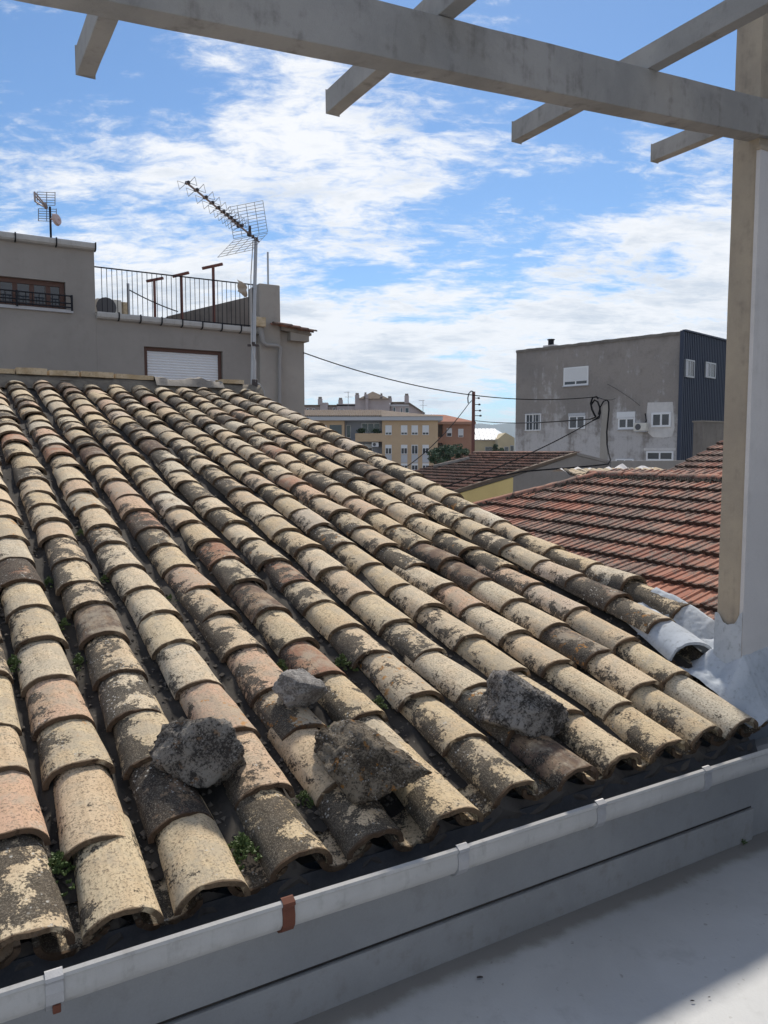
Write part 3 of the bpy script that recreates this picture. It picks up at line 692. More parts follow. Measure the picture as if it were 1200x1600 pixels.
    for i in range(110):
        n = N0 + 0.02 + 0.82 * i / 109; r = []
        L = n - N0
        e_l = col_e(11, L) + 0.085 if L < 0.50 else (col_e(12, L) - 0.10 if L < 0.66 else col_e(12, L) + 0.07)
        if 0.46 < L < 0.62: e_l = col_e(12, L) - 0.10
        e_l += 0.02 * mnoise.noise(Vector((n * 12, 1, 1)))
        for j in range(90):
            e = e_l + (EP + 0.30 - e_l) * j / 89; r.append(EN(e, n, zskirt(e, n)))
        rows.append(r)
    grid_sheet(bm, rows); obj('waterproofing_skirt', bm, M['skirt'], p, smooth=True)
    # coated barrel tile left open at its lower end
    L = 0.40; e = col_e(12, L); pp = EN(e - 0.035, N0 + L, crown(12, L) - 0.062); qq = EN(col_e(12, L + .4) + 0.05, N0 + L + 0.4, crown(12, L + 0.4) - 0.078)
    me = mesh('open_tile', barrel_bm(77, 0.36, 0.122, 0.100, 0.085, 0.072, 0.014), M['skirt'], True); inst('open_tile', me, frame_matrix(pp, qq - pp), p)
    me = mesh('open_tile_channel', barrel_bm(78, 0.3, 0.10, 0.09, 0.055, 0.05, 0.014, flip=True), M['tile'], True); o = inst('channel_end', me, frame_matrix(pp - Vector((0, 0, 0.004)), qq - pp), p); o['tone'] = .2; o['crust'] = 1.0
terrace()

def pergola():
    p = thing('pergola', 'grey concrete pergola beam with four cross rafters overhead', 'pergola', EN(1.4, 2.0, 1.1))
    # front lower edge fitted at three sightlines; the beam climbs gently to the pillar
    P0 = EN(*[0, 0, 0]); 
    def pt(x, y, Z):
        d = ray(x, y); return Vector((0, 0, EYE)) + d * (Z / d.y)
    A = pt(400, 48.5, 1.985); B = pt(1200, 213, 3.25)
    d = (B - A); hd = Vector((d.x, d.y, 0)).normalized(); wid = Vector((-hd.y, hd.x, 0)) * 0.078; H = 0.147
    A2 = A - d * 0.95; B2 = B + d * 0.55
    bm = bmnew(); up = Vector((0, 0, H))
    prism(bm, [A2, A2 + wid, A2 + wid + up, A2 + up], [B2, B2 + wid, B2 + wid + up, B2 + up])
    bmesh.ops.subdivide_edges(bm, edges=[e for e in bm.edges if e.calc_length() > 1], cuts=40, use_grid_fill=True)
    for v in bm.verts: v.co += Vector([0.0022 * mnoise.noise(v.co * 6 + Vector((i * 5, 0, 0))) for i in range(3)])
    obj('beam', bm, M['concrete'], p, bevel=0.004)
    nd_, ed = EN.b, EN.a
    nfar = {}
    for x_end, y_end in ((120, 117), (510, 178), (800, 222), (1017, 253)):
        # lower left corner of the far end; find the depth at which the rafter rests on the beam's back
        dr = ray(x_end, y_end); best = None
        for i in range(400):
            Z = 2.0 + 3.0 * i / 400; q = Vector((0, 0, EYE)) + dr * (Z / dr.y)
            # where this rafter line crosses the vertical plane of the beam's front face
            nn = Vector((-hd.y, hd.x, 0)); t = (A - q).dot(nn) / nd_.dot(nn); c = q + nd_ * t
            s = (c - A).dot(hd) / d.dot(hd); zb = (A + d * s).z + H
            if best is None or abs(zb - q.z) < best[0]: best = (abs(zb - q.z), q)
        q = best[1] + Vector((0, 0, 0.003)); w = ed * 0.052; h = Vector((0, 0, 0.082)); bk = -nd_ * 3.4
        bm = bmnew(); prism(bm, [q, q + w, q + w + h, q + h], [q + bk, q + bk + w, q + bk + w + h, q + bk + h])
        bmesh.ops.subdivide_edges(bm, edges=[e for e in bm.edges if e.calc_length() > 1], cuts=30, use_grid_fill=True)
        for v in bm.verts: v.co += Vector([0.0018 * mnoise.noise(v.co * 5 + Vector((i * 5, 0, 0))) for i in range(3)])
        obj('rafter', bm, M['concrete'], p, bevel=0.003)
pergola()

# ------------------------------------------------------------------ loose rocks on the tiles
def rocks():
    def rock_bm(seed, size, planes):
        rnd = random.Random(seed); bm = bmnew(); bmesh.ops.create_icosphere(bm, subdivisions=5, radius=1)
        pl = []
        for _ in range(planes):
            v = Vector((rnd.gauss(0, 1), rnd.gauss(0, 1), rnd.gauss(0, 1))).normalized(); pl.append((v, rnd.uniform(0.55, 0.95)))
        pl.append((Vector((0, 0, -1)), 0.7))
        for v in bm.verts:
            d = v.co.normalized(); r = 1.15
            for n, o in pl:
                c = d.dot(n)
                if c > 0.05: r = min(r, o / c)
            o3 = Vector((seed * 3.1, 0, 0))
            r *= 1 + 0.07 * mnoise.fractal(d * 2.0 + o3, 0.8, 2.1, 6) + 0.06 * (abs(mnoise.noise(d * 5 + o3)) - .3) + 0.055 * mnoise.fractal(d * 9 + o3, 0.5, 2.0, 6)
            v.co = Vector((d.x * size[0], d.y * size[1], d.z * size[2])) * r
        return bm
    def nrm(x, y, n):
        a, c = onb(x, y, EN, n); return a, c
    specs = [
        ('rough dark grey rock, leftmost of the four on the tiles', 316, 1178, 2.14, (0.168, 0.13, 0.115), 3, 14, ((.40, .365, .32), (.25, .225, .20), (.05, .044, .04), 0.4), 25, 0.055),
        ('small rounded pale grey stone above the three larger rocks on the tiles', 467, 1078, 2.47, (0.118, 0.105, 0.098), 8, 16, ((.60, .565, .53), (.48, .45, .42), (.22, .20, .185), 0.0), -10, 0.05),
        ('large speckled brown rock with orange lichen lying across two tile rows', 569, 1192, 2.18, (0.235, 0.165, 0.138), 14, 15, ((.36, .30, .225), (.22, .18, .135), (.07, .055, .04), 0.85), -14, 0.06),
        ('angular grey rock, rightmost of the four on the tiles', 822, 1108, 2.34, (0.185, 0.14, 0.125), 33, 14, ((.46, .425, .39), (.28, .258, .238), (.055, .05, .045), 0.0), 10, 0.055)]
    for i, (lab, x, y, n, size, seed, pls, cols, rz, _) in enumerate(specs):
        n = 1.95
        while n < 2.9:
            a, c = onb(x, y, EN, n); kk = min(range(0, 13), key=lambda q: abs(col_e(q, n - N0) - a))
            if c - crown(kk, n - N0) < size[2] * 0.34: break
            n += 0.01
        o = obj('rock', rock_bm(seed, size, pls), rock_mat('rock_%d' % i, *cols), smooth=False)
        for pl_ in o.data.polygons: pl_.use_smooth = True
        o.location = EN(a, n, c); o.rotation_euler = (R(-10), 0, R(-30 + rz))
        tag(o, lab, 'rock', 'rocks weighing down the tiles')
rocks()

# ------------------------------------------------------------------ small succulents between the tiles
def sedums():
    spots = [(66, 905, 'highest of the plants at the left edge', .045), (92, 972, 'just below the highest plant at the left edge', .045), (112, 1030, 'right of the pinkish tile row near the left edge', .05), (18, 1035, 'at the extreme left edge of the photo', .06),
             (410, 1042, 'left of the small pale stone', .05), (508, 1040, 'right above the small pale stone', .06), (498, 1142, 'between the small pale stone and the large brown rock', .055), (80, 1345, 'in the first gap near the gutter at left', .07),
             (363, 1328, 'low in a gap right of the cleanest eaves tile', .075), (558, 1105, 'uphill of the large brown rock', .05), (150, 905, 'in the second gap from the left edge, high up', .035), (240, 935, 'smallest one, in the third gap from the left edge', .03), (118, 832, 'uppermost tuft in the left part of the roof', .04), (430, 1245, 'just left of the large brown rock', .04)]
    for i, (x, y, where, s) in enumerate(spots):
        d = ray(x, y); p = None
        for j in range(900):
            t = 1.2 + j * 0.006; q = Vector((0, 0, EYE)) + d * t; L = q.dot(EN.b) - N0
            if L > 0 and q.z - EYE < ZC + SL * L - 0.055: p = q; break
        if p is None: continue
        # slide sideways into the nearest channel
        L = p.dot(EN.b) - N0; e = p.dot(EN.a); k = min((kk + 0.5 for kk in range(-1, 13)), key=lambda kk: abs(col_e(kk, L) - e)); p = EN(col_e(k, L), N0 + L, crown(k, L) - 0.078)
        rnd = random.Random(100 + i); bm = bmnew()
        for _ in range(70):
            r = abs(rnd.gauss(0, 0.5)); an = rnd.uniform(0, 6.28); h = max(0.15, 1.1 - r) * rnd.uniform(0.4, 1.0)
            c = p + (EN.b * math.cos(an) * r * 1.3 + EN.a * math.sin(an) * r * 0.75) * s + Vector((0, 0, h * s * 0.9))
            for __ in range(5):
                dv = Vector((rnd.gauss(0, 1), rnd.gauss(0, 1), abs(rnd.gauss(0, 1)) + 0.3)).normalized(); ln = s * rnd.uniform(0.13, 0.24); wv = dv.orthogonal().normalized() * ln * 0.3; w2 = dv.cross(wv)
                a_, b_, c_, d_, e_ = [bm.verts.new(v) for v in (c, c + dv * ln * 0.5 + wv, c + dv * ln * 0.5 + w2, c + dv * ln * 0.5 - wv - w2 * 0.5, c + dv * ln)]
                for f in ((a_, b_, c_), (a_, c_, d_), (a_, d_, b_), (e_, c_, b_), (e_, d_, c_), (e_, b_, d_)): bm.faces.new(f)
        o = obj('succulent', bm, M['sedum']); tag(o, 'small green succulent between barrel tiles, ' + where, 'plant', 'succulents in the tile channels')
sedums()

# ------------------------------------------------------------------ window builder shared by the buildings
def window(F, a0, a1, b, c0, c1, parent, frame='white', shutter=0.0, panes=2, t=0.06, depth=0.12, slat=0.05, sill=False, bars=0):
    bm = bmnew()
    for A0, A1, C0, C1 in ((a0, a1, c1 - t, c1), (a0, a1, c0, c0 + t), (a0, a0 + t, c0 + t, c1 - t), (a1 - t, a1, c0 + t, c1 - t)): box(bm, F, A0, A1, b - 0.03, b + depth, C0, C1)
    for i in range(1, panes):
        m_ = a0 + (a1 - a0) * i / panes; box(bm, F, m_ - t / 2, m_ + t / 2, b - 0.01, b + depth - 0.01, c0 + t, c1 - t)
    w = obj('window', bm, M[frame], parent)
    cs = c1 - t - (c1 - c0 - 2 * t) * shutter
    if shutter < 0.99:
        for i in range(panes):
            x0 = a0 + t + (a1 - a0 - 2 * t) * i / panes; x1 = a0 + t + (a1 - a0 - 2 * t) * (i + 1) / panes
            boxo('pane', F, x0 + 0.004, x1 - 0.004, b + 0.0 - 0.004, b + 0.02, c0 + t * 0.9, cs, M['glass'], w)
    if shutter > 0:
        bm = bmnew(); z = cs
        while z < c1 - t - 0.001:
            z2 = min(z + slat, c1 - t); vs_ = [F(a0 + t, b - 0.012, z), F(a1 - t, b - 0.012, z), F(a1 - t, b - 0.024, (z + z2) / 2), F(a0 + t, b - 0.024, (z + z2) / 2), F(a1 - t, b - 0.012, z2 - 0.004), F(a0 + t, b - 0.012, z2 - 0.004)]
            v = [bm.verts.new(q) for q in vs_]; bm.faces.new((v[0], v[1], v[2], v[3])); bm.faces.new((v[3], v[2], v[4], v[5])); z = z2
        box(bm, F, a0 + t, a1 - t, b - 0.008, b + 0.02, cs, c1 - t)
        obj('roller_shutter', bm, M['shutter'], w)
    if sill: boxo('sill', F, a0 - 0.06, a1 + 0.06, b - 0.08, b, c0 - 0.05, c0 - 0.003, M['fascia'], w)
    if bars:
        bm = bmnew()
        for i in range(bars): m_ = a0 + (a1 - a0) * (i + 0.5) / bars; tube(bm, [F(m_, b - 0.06, c0), F(m_, b - 0.06, c1)], 0.018, 5)
        for cc in (c0 + .03, (c0 + c1) / 2, c1 - .03): tube(bm, [F(a0, b - 0.06, cc), F(a1, b - 0.06, cc)], 0.02, 5)
        obj('grille', bm, M['white'], w)
    return w
def winpx(F, b, x0, y0, x1, y1, parent, **k):
    a0, c1 = onb(x0, y0, F, b); a1, c0 = onb(x1, y1, F, b); return window(F, a0, a1, b - 0.0, c0, c1, parent, **k)

# ------------------------------------------------------------------ grey rendered house behind the ridge
def left_house():
    B = 16.0; F = EN
    h = thing('rendered_house', 'grey rendered house with roof terrace behind the tiled ridge', 'house', EN(-3, B + 2, -EYE))
    xa = onb(147, 400, F, B)[0]; xr = onb(475, 560, F, B)[0]; ztop = onb(100, 380, F, B)[1]; zt = onb(280, 502, F, B)[1]
    ztop = onb(147, 385, F, B)[1]; ch0 = onb(405, 470, F, B - .12)[0]; ch1 = onb(438, 470, F, B - .12)[0]; zch = onb(420, 444, F, B - .12)[1]
    def wall_with_hole(name, a0, a1, c0, c1, ha0, ha1, hc0, hc1, mat):
        bm = bmnew()
        box(bm, F, a0, ha0, B, B + 0.3, c0, c1); box(bm, F, ha1, a1, B, B + 0.3, c0, c1); box(bm, F, ha0, ha1, B, B + 0.3, hc1, c1); box(bm, F, ha0, ha1, B, B + 0.3, c0, hc0)
        bmesh.ops.remove_doubles(bm, verts=bm.verts, dist=1e-4); return obj(name, bm, M[mat], h)
    # upper block with three-light window
    w0 = onb(-60, 432, F, B)[0]; w1, wz1 = onb(102, 441, F, B); wz0 = onb(102, 484, F, B)[1]
    wall_with_hole('wall', -26, xa, -EYE, ztop, w0, w1, wz0, wz1, 'render_grey')
    boxo('side_wall', F, xa - 0.3, xa - 0.003, B + 0.3, B + 7, zt, ztop - 0.02, M['render_grey'], h)
    win = window(F, w0 + .01, w1 - .01, B + 0.12, wz0, wz1, h, frame='brownwood', panes=6, t=0.085, shutter=0)
    boxo('sill', F, w0 - .05, w1 + .12, B - 0.06, B - 0.002, wz0 - 0.06, wz0 - 0.003, M['fascia'], win)
    bm = bmnew(); rt = onb(60, 458, F, B - .12)[1]
    for zz_ in (wz0 + 0.03, rt - 0.14, rt): tube(bm, [F(w0, B - 0.12, zz_), F(w1 + 0.09, B - 0.12, zz_)], 0.014, 6)
    n = 16
    for i in range(n + 1):
        a = w0 + (w1 + 0.09 - w0) * i / n; tube(bm, [F(a, B - 0.12, wz0 + 0.0), F(a, B - 0.12, rt)], 0.0085, 5)
    for a in (w1 + .09, onb(26, 460, F, B - .12)[0]): tube(bm, [F(a, B - 0.12, wz0 - 0.03), F(a, B - 0.12, rt + 0.02)], 0.02, 6); tube(bm, [F(a, B - .12, rt), F(a, B, rt)], 0.012, 5)
    obj('window_railing', bm, M['black'], h)
    # gutters in sections
    def gut(a0, a1, zbase, n, sl=0.0):
        for i in range(n):
            x0 = a0 + (a1 - a0) * i / n; x1 = a0 + (a1 - a0) * (i + 1) / n; z = zbase + sl * i
            prof = [(0, .13), (-.13, .13), (-.135, .10), (-.125, .04), (-.09, 0.01), (0, 0)]
            bm = bmnew(); prism(bm, [F(x0 + .004, B - .003 + n_, z + c) for n_, c in prof], [F(x1 - .02, B - .003 + n_, z + c) for n_, c in prof]); g = obj('gutter_section', bm, M['gutter'], h)
            bm = bmnew(); pr2 = [(0, .14), (-.145, .145), (-.15, .10), (-.14, .03), (-.1, -.005), (0, -.01)]; prism(bm, [F(x1 - .019, B - .004 + n_, z + c) for n_, c in pr2], [F(x1 + .003, B - .004 + n_, z + c) for n_, c in pr2]); obj('gutter_clip', bm, M['black'], g)
    gut(-14.0, xa + .02, ztop - .10, 24)
    boxo('roof_edge', F, -26, xa + 0.03, B - 0.05, B + 7, ztop + 0.0, ztop + 0.035, M['tile_dull'], h)
    # lower block with shuttered window
    s0 = onb(225, 545, F, B)[0]; s1, sz1 = onb(348, 549, F, B)
    sz0 = sz1 - 1.35; zlow = onb(280, 503, F, B)[1]
    wall_with_hole('wall', xa + 0.002, ch0 + .0, -EYE, zlow, s0, s1, sz0, sz1, 'render_grey')
    window(F, s0 + .005, s1 - .005, B + 0.12, sz0, sz1, h, frame='brownwood', shutter=1.0, panes=1, t=0.075, slat=0.055)
    boxo('terrace_slab', F, xa + .003, xr - .1, B + .3, B + 7.5, zlow - .2, zlow - 0.03, M['cement'], h)
    gut(xa + .005, onb(403, 508, F, B)[0], zlow - 0.08, 8, -0.008)
    # terrace railing
    rl = thing('terrace_railing', 'dark thin-barred railing along the grey roof terrace', 'railing', F(xa, B, zlow))
    n = 33; a1 = ch0 - 0.01; top0 = onb(150, 417, F, B + .08)[1]
    bm = bmnew(); tube(bm, [F(xa + .01, B + .08, top0), F(a1, B + .08, top0)], 0.014, 6); obj('handrail', bm, M['black'], rl)
    bm = bmnew(); tube(bm, [F(xa + .01, B + .08, zlow + .06), F(a1, B + .08, zlow + .06)], 0.013, 6); obj('bottom_rail', bm, M['black'], rl)
    bm0 = bmnew(); tube(bm0, [F(0, 0, zlow - .03) - F.o, F(0, 0, top0) - F.o], 0.0072, 5); bme = mesh('bar', bm0, M['black'])
    for i in range(n): inst('bar', bme, Matrix.Translation(F(xa + .14 + (a1 - xa - .2) * i / (n - 1), B + .08, -EYE) + Vector((0, 0, 0.0)) - Vector((0, 0, 0)) + Vector((0, 0, EYE))), rl)
    # chimney-like pier at the end of the terrace
    bm = bmnew(); box(bm, F, ch0, ch1, B - .12, B + .55, -EYE, zch); bmesh.ops.subdivide_edges(bm, edges=[e for e in bm.edges if e.calc_length() > 2], cuts=30, use_grid_fill=True)
    for v in bm.verts: v.co += Vector([0.015 * mnoise.noise(v.co * 2 + Vector((i * 5, 0, 0))) for i in range(3)])
    obj('pier', bm, M['render_light'], h, bevel=0.03)
    bm = bmnew(); tube(bm, [F(*(onb(419, 446, F, B + .1)[0], B + .1, zch - .02)), F(onb(419, 446, F, B + .1)[0], B + .1, onb(419, 394, F, B + .1)[1])], 0.022, 6); obj('pipe_stub', bm, M['galv'], h)
    # right part with a small tiled eave
    r1, rz = onb(475, 530, F, B - .02); ez = onb(470, 512, F, B)[1]
    boxo('wall', F, ch1 - .02, r1, B - .02, B + 6, -EYE, ez - .05, M['render_light'], h)
    boxo('corbel', F, ch1 + .2, onb(483, 535, F, B - .2)[0], B - .2, B + 6.1, onb(470, 533, F, B - .2)[1], ez - .05, M['render_light'], h)
    items = []; me = mesh('eave_tile', barrel_bm(91, 0.42, 0.10, 0.085, 0.05, 0.045, seg=6, nl=2), None)
    e_end = onb(493, 519, F, B - .3)[0]; zz1 = onb(493, 519, F, B - .3)[1]; zz0 = onb(440, 507, F, B - .3)[1]; aa0 = ch1 - .02
    for j in range(9):
        b = B - .3 + j * .2
        for i in range(4):
            t0 = i / 4; t1 = (i + 1.25) / 4; p = F(e_end + (aa0 - e_end) * t0, b, zz1 + (zz0 - zz1) * t0); q = F(e_end + (aa0 - e_end) * t1, b, zz1 + (zz0 - zz1) * t1 - .015)
            items.append((me, frame_matrix(p, q - p), random.random()))
    joined('eave_tiles', items, M['red_j'], h)
    bm = bmnew(); prism(bm, [F(aa0, B - .22, zz0 - .02), F(e_end - .06, B - .22, zz1 - .02), F(e_end - .06, B - .22, zz1 - .07), F(aa0, B - .22, zz0 - .10)], [F(aa0, B + 6, zz0 - .02), F(e_end - .06, B + 6, zz1 - .02), F(e_end - .06, B + 6, zz1 - .07), F(aa0, B + 6, zz0 - .10)]); obj('eave_board', bm, M['cement'], h)
    # downpipe: hopper, elbow, drop
    def q(x, y, b): a, c = onb(x, y, F, b); return F(a, b, c)
    bm = bmnew(); tube(bm, [q(406, 512, B - .2), q(408, 520, B - .22), q(411, 535, B - .24), q(416, 539, B - .24), q(433, 540, B - .24), q(438, 543, B - .22), q(437, 560, B - .2), q(437, 640, B - .2)], [0.075, .06, .05, .042, .04, .04, .036, .036], 10); obj('downpipe', bm, M['pipe_dull'], h, smooth=True)
    bm = bmnew(); a, c = onb(405, 505, F, B - .25); box(bm, F, a - .1, a + .12, B - .35, B - .1, c - .08, c + .12); obj('broken_brick', bm, M['ridge_brick'], h, bevel=.02)
    # sloping parapet at the back of the terrace
    bb = B + 1.6; p0 = onb(262, 494, F, bb); p1 = onb(408, 459, F, bb)
    bm = bmnew(); pts = [(p0[0], p0[1]), (p1[0], p1[1]), (p1[0], zlow - .3), (p0[0] - .5, zlow - .3)]; prism(bm, [F(a, bb, c) for a, c in pts], [F(a, bb + .2, c) for a, c in pts]); obj('parapet', bm, M['render_dark'], h)
    # things standing on the terrace
    for x, yt, yb, xl, xrr, dy, lab, gy in ((241, 437, 500, 229, 255, 5, 'rusty T-shaped clothes-line post, shortest and leftmost on the terrace', 2.4), (283, 429, 500, 270, 295, 6, 'rusty T-shaped clothes-line post in the middle of the terrace', 1.2), (333, 416, 505, 316, 348, 7, 'rusty T-shaped clothes-line post, tallest, nearest the antenna mast', 0.9)):
        b = B + gy; a, c1 = onb(x, yt, F, b); al, cl = onb(xl, yt + dy * .4, F, b); ar, cr = onb(xrr, yt - dy * .6, F, b)
        t = thing('clothesline_post', lab, 'post', F(a, b, zlow - .03), 'clothes-line posts')
        bm = bmnew(); box(bm, F, a - .026, a + .026, b - .024, b + .024, zlow - .03, c1 - .01); obj('upright', bm, M['pole'], t)
        pl_ = onb(xl, yt + dy * .5, F, b + .12); pr_ = onb(xrr, yt - dy * .5, F, b - .12)
        bm = bmnew(); tube(bm, [F(pl_[0], b + .12, pl_[1]), F(pr_[0], b - .12, pr_[1])], .034, 6); obj('crossbar', bm, M['pole'], t)
    # thin post with line
    t = thing('clothesline_stay', 'thin grey post with a slack line on the roof terrace', 'post', F(onb(200, 487, F, B + 1)[0], B + 1, zlow - .03))
    a, c = onb(200, 443, F, B + 1); bm = bmnew(); tube(bm, [F(a, B + 1, zlow - .03), F(a, B + 1, c)], 0.03, 6); obj('upright', bm, M['galv'], t)
    a2, c2 = onb(200, 452, F, B + 1); a3, c3 = onb(278, 487, F, B + 1); bm = bmnew(); tube(bm, sag(F(a2, B + 1, c2), F(a3, B + 1, c3), .03), 0.013, 5); obj('line', bm, M['cable'], t)
    # outdoor air conditioner
    b = B + .7; a0 = onb(151, 470, F, b)[0]; a1, c1 = onb(190, 469, F, b); a2 = onb(199, 470, F, b)[0]
    ac = thing('air_conditioner', 'pale air-conditioner unit behind the terrace railing', 'air conditioner', F((a0 + a1) / 2, b + .2, zlow - .03))
    boxo('casing', F, a0, a1, b, b + .35, zlow - .03, c1, M['acwhite'], ac, bevel=.02)
    af, cf = onb(166, 480, F, b); bm = bmnew(); pts = [F(af + .2 * math.cos(i * .3927), b - .012, max(zlow, cf + .2 * math.sin(i * .3927))) for i in range(16)]; prism(bm, pts, [p + F.b * .011 for p in pts]); obj('fan_grille', bm, M['acgrill'], ac)
    boxo('side_box', F, a1 + .005, a2, b + .02, b + .36, zlow - .03, c1 - .03, M['ridge_brick'], ac)
    # rag on the rail
    a, c = onb(378, 447, F, B + .05); bm = bmnew(); rows = []
    for i in range(6):
        rows.append([F(a - .1 + .04 * i + .02 * math.sin(j * 2.0), B + .05 - .02 + .03 * math.cos(j * 1.7 + i), c + .12 - .05 * j - .02 * i) for j in range(6)])
    grid_sheet(bm, rows); o = obj('rag', bm, M['cloth'], smooth=True); sd = o.modifiers.new('s', 'SOLIDIFY'); sd.thickness = 0.012; tag(o, 'faded rag tied to the terrace railing near the antenna mast', 'rag')
    return ztop
ztop_left = left_house()

# ------------------------------------------------------------------ antennas
def antennas():
    F = EN; n = N0 + LR + 0.05
    a, c = onb(394, 606, F, n); base = F(a, n, zr - .05); at, ct = onb(400, 372, F, n); top = F(at, n, ct)
    t = thing('television_antenna', 'large TV antenna on a tall steel mast at the end of the tiled ridge', 'antenna', base)
    bm = bmnew(); tube(bm, [base, base.lerp(top, .5)], 0.027, 10); tube(bm, [base.lerp(top, .48), top], 0.021, 10); obj('mast', bm, M['galv'], t, smooth=True)
    p = base.lerp(top, .31); bm = bmnew(); bmesh.ops.create_cube(bm, size=1, matrix=Matrix.Translation(p) @ Matrix.Diagonal((.14, .05, .025, 1))); bmesh.ops.create_cube(bm, size=1, matrix=Matrix.Translation(p + Vector((0, 0, .012))) @ Matrix.Diagonal((.05, .07, .05, 1))); obj('clamp', bm, M['plastic'], t, bevel=.004)
    bm = bmnew(); bmesh.ops.create_cube(bm, size=1, matrix=Matrix.Translation(base + Vector((.04, -.02, .10))) @ Matrix.Diagonal((.07, .07, .12, 1))); obj('foot_clamp', bm, M['plastic'], t, bevel=.01)
    ee, nn_ = EN.a, EN.b
    w = [top + Vector((-.03, -.03, -.03)), base.lerp(top, .75) + Vector((-.045, -.03, 0)), base.lerp(top, .32) + Vector((-.02, -.04, 0)), base.lerp(top, .2) + Vector((.04, -.04, 0)), base + Vector((.05, -.05, .13)), base + Vector((.10, -.04, .10)), base + Vector((.15, -.02, .02)), base + Vector((.155, -.02, -.12))]
    bm = bmnew(); tube(bm, w, .0065, 6); obj('coax_cable', bm, M['pvcgrey'], t, smooth=True)
    # boom reaches towards us, up and to the left
    tip = atZ(291, 285, top.y - 1.02); hub = top + Vector((0, 0, -.015)); A = (tip - hub); Lb = A.length; A.normalize()
    S = A.cross(Vector((0, 0, 1))).normalized(); U = S.cross(A)
    bm = bmnew(); tube(bm, [hub - A * .06, tip], .0115, 8); obj('boom', bm, M['boom'], t)
    bm = bmnew()
    for d0, s in ((0.0, .045), (.06, .035), (.13, .05)): bmesh.ops.create_cube(bm, size=s, matrix=Matrix.Translation(hub + A * d0))
    bmesh.ops.create_cube(bm, size=1, matrix=Matrix.Translation(hub + A * .13 + U * .04) @ Matrix.Diagonal((.03, .03, .11, 1))); obj('mast_bracket', bm, M['plastic'], t, bevel=.004)
    ts = [.985, .87, .75, .66, .575, .505, .45, .395, .345, .30, .25]
    for i, q in enumerate(ts):
        c = hub + A * (Lb * q + .0); bm = bmnew()
        big = i == len(ts) - 1
        Mx = Matrix((S, A, U)).transposed().to_4x4(); bmesh.ops.create_cube(bm, size=1, matrix=Matrix.Translation(c + U * .008) @ Mx @ Matrix.Diagonal((.055 if not big else .09, .026, .03, 1)))
        o = obj('director_clip', bm, M['plastic'], t, bevel=.003)
        bm = bmnew()
        for sg in (-1, 1):
            r0 = c + S * sg * .025; f1 = c + S * sg * .125 + U * .035 + A * .03; f2 = c + S * sg * .125 - U * .035 - A * .02
            tube(bm, [r0, f1, f2, r0], .0034, 5)
        obj('director', bm, M['wire'], o)
    def panel(o0, du, dv, nu, nv):
        bm = bmnew()
        for i in range(nu + 1): tube(bm, [o0 + du * (i / nu), o0 + du * (i / nu) + dv], .003, 4)
        for j in range(nv + 1): tube(bm, [o0 + dv * (j / nv), o0 + dv * (j / nv) + du], .0026, 4)
        obj('reflector_grid', bm, M['wire'], t)
    Z = top.y
    # two grid panels hinged behind the driven element
    c00, c10, c01 = atZ(365, 373, Z - .12), atZ(418, 362, Z - .02), atZ(357, 324, Z - .20); panel(c00, c10 - c00, c01 - c00, 4, 10)
    d00, d10, d01 = atZ(366, 375, Z - .12), atZ(418, 364, Z - .02), atZ(340, 402, Z - .48); panel(d00, d10 - d00, d01 - d00, 4, 6)
    # small antenna and dish on the left house
    B = 16.6; F = EN; a, c = onb(78, 323, F, B); t = thing('small_antenna', 'small grid TV antenna with pink dish above the left house gutter', 'antenna', F(a, B, ztop_left + .03))
    bm = bmnew(); tube(bm, [F(a, B, ztop_left + .03), F(a, B, c)], .022, 8); obj('mast', bm, M['black'], t)
    def q(x, y, db=0.0): aa, cc = onb(x, y, F, B + db); return F(aa, B + db, cc)
    bm = bmnew()
    for ys0, ys1, xl, xr in ((300, 320, 58, 86), (326, 345, 60, 88)):
        for i in range(6): y = ys0 + (ys1 - ys0) * i / 5; tube(bm, [q(xl, y, .1), q(xr, y + 1, .1)], .006, 4)
        for x in (xl, 73, xr): tube(bm, [q(x, ys0, .1), q(x, ys1 + .5, .1)], .008, 4)
    obj('reflector_grid', bm, M['wire'], t)
    bm = bmnew(); tube(bm, [q(54, 300, -.5), q(70, 319, -.1)], .014, 5); tube(bm, [q(55, 306, -.5), q(70, 322, -.1)], .014, 5); tube(bm, [q(55, 315, -.5), q(70, 324, -.1)], .014, 5); tube(bm, [q(54, 300, -.5), q(55, 315, -.5)], .02, 5); tube(bm, [q(69, 318, -.1), q(72, 324, 0)], .04, 6); obj('dipole', bm, M['boom'], t)
    bm = bmnew(); cc = q(89, 343); bmesh.ops.create_cone(bm, segments=18, radius1=.12, radius2=.10, depth=.05, cap_ends=True, matrix=Matrix.Translation(cc) @ Matrix.Rotation(R(80), 4, 'Y') @ Matrix.Rotation(R(15), 4, 'X')); tube(bm, [q(78, 342), q(93, 343)], .025, 6); obj('dish', bm, M['dishpink'], t)
antennas()

# ------------------------------------------------------------------ neighbour with red interlocking tiles
RF = Frame(150.0)                          # a = -n, b = e ; roof faces us
def red_bm(w=0.272, L=0.42):
    bm = bmnew(); pr = [(0, .004), (.012, .026), (.04, .026), (.055, .006), (.115, .006), (.125, .020), (.15, .020), (.16, .006), (.235, .006), (.25, .018), (.272, .016)]
    rows = []
    for y in (0.0, L): rows.append([bm.verts.new((x - w / 2, y, z)) for x, z in pr])
    low = [bm.verts.new((x - w / 2, 0.006, z - .06)) for x, z in pr]
    for i in range(len(pr) - 1): bm.faces.new((rows[0][i], rows[0][i + 1], rows[1][i + 1], rows[1][i])); bm.faces.new((rows[0][i], low[i], low[i + 1], rows[0][i + 1]))
    for i in (0, len(pr) - 1): bm.faces.new((rows[0][i], rows[1][i], low[i])) if i == 0 else bm.faces.new((rows[0][i], low[i], rows[1][i]))
    return bm
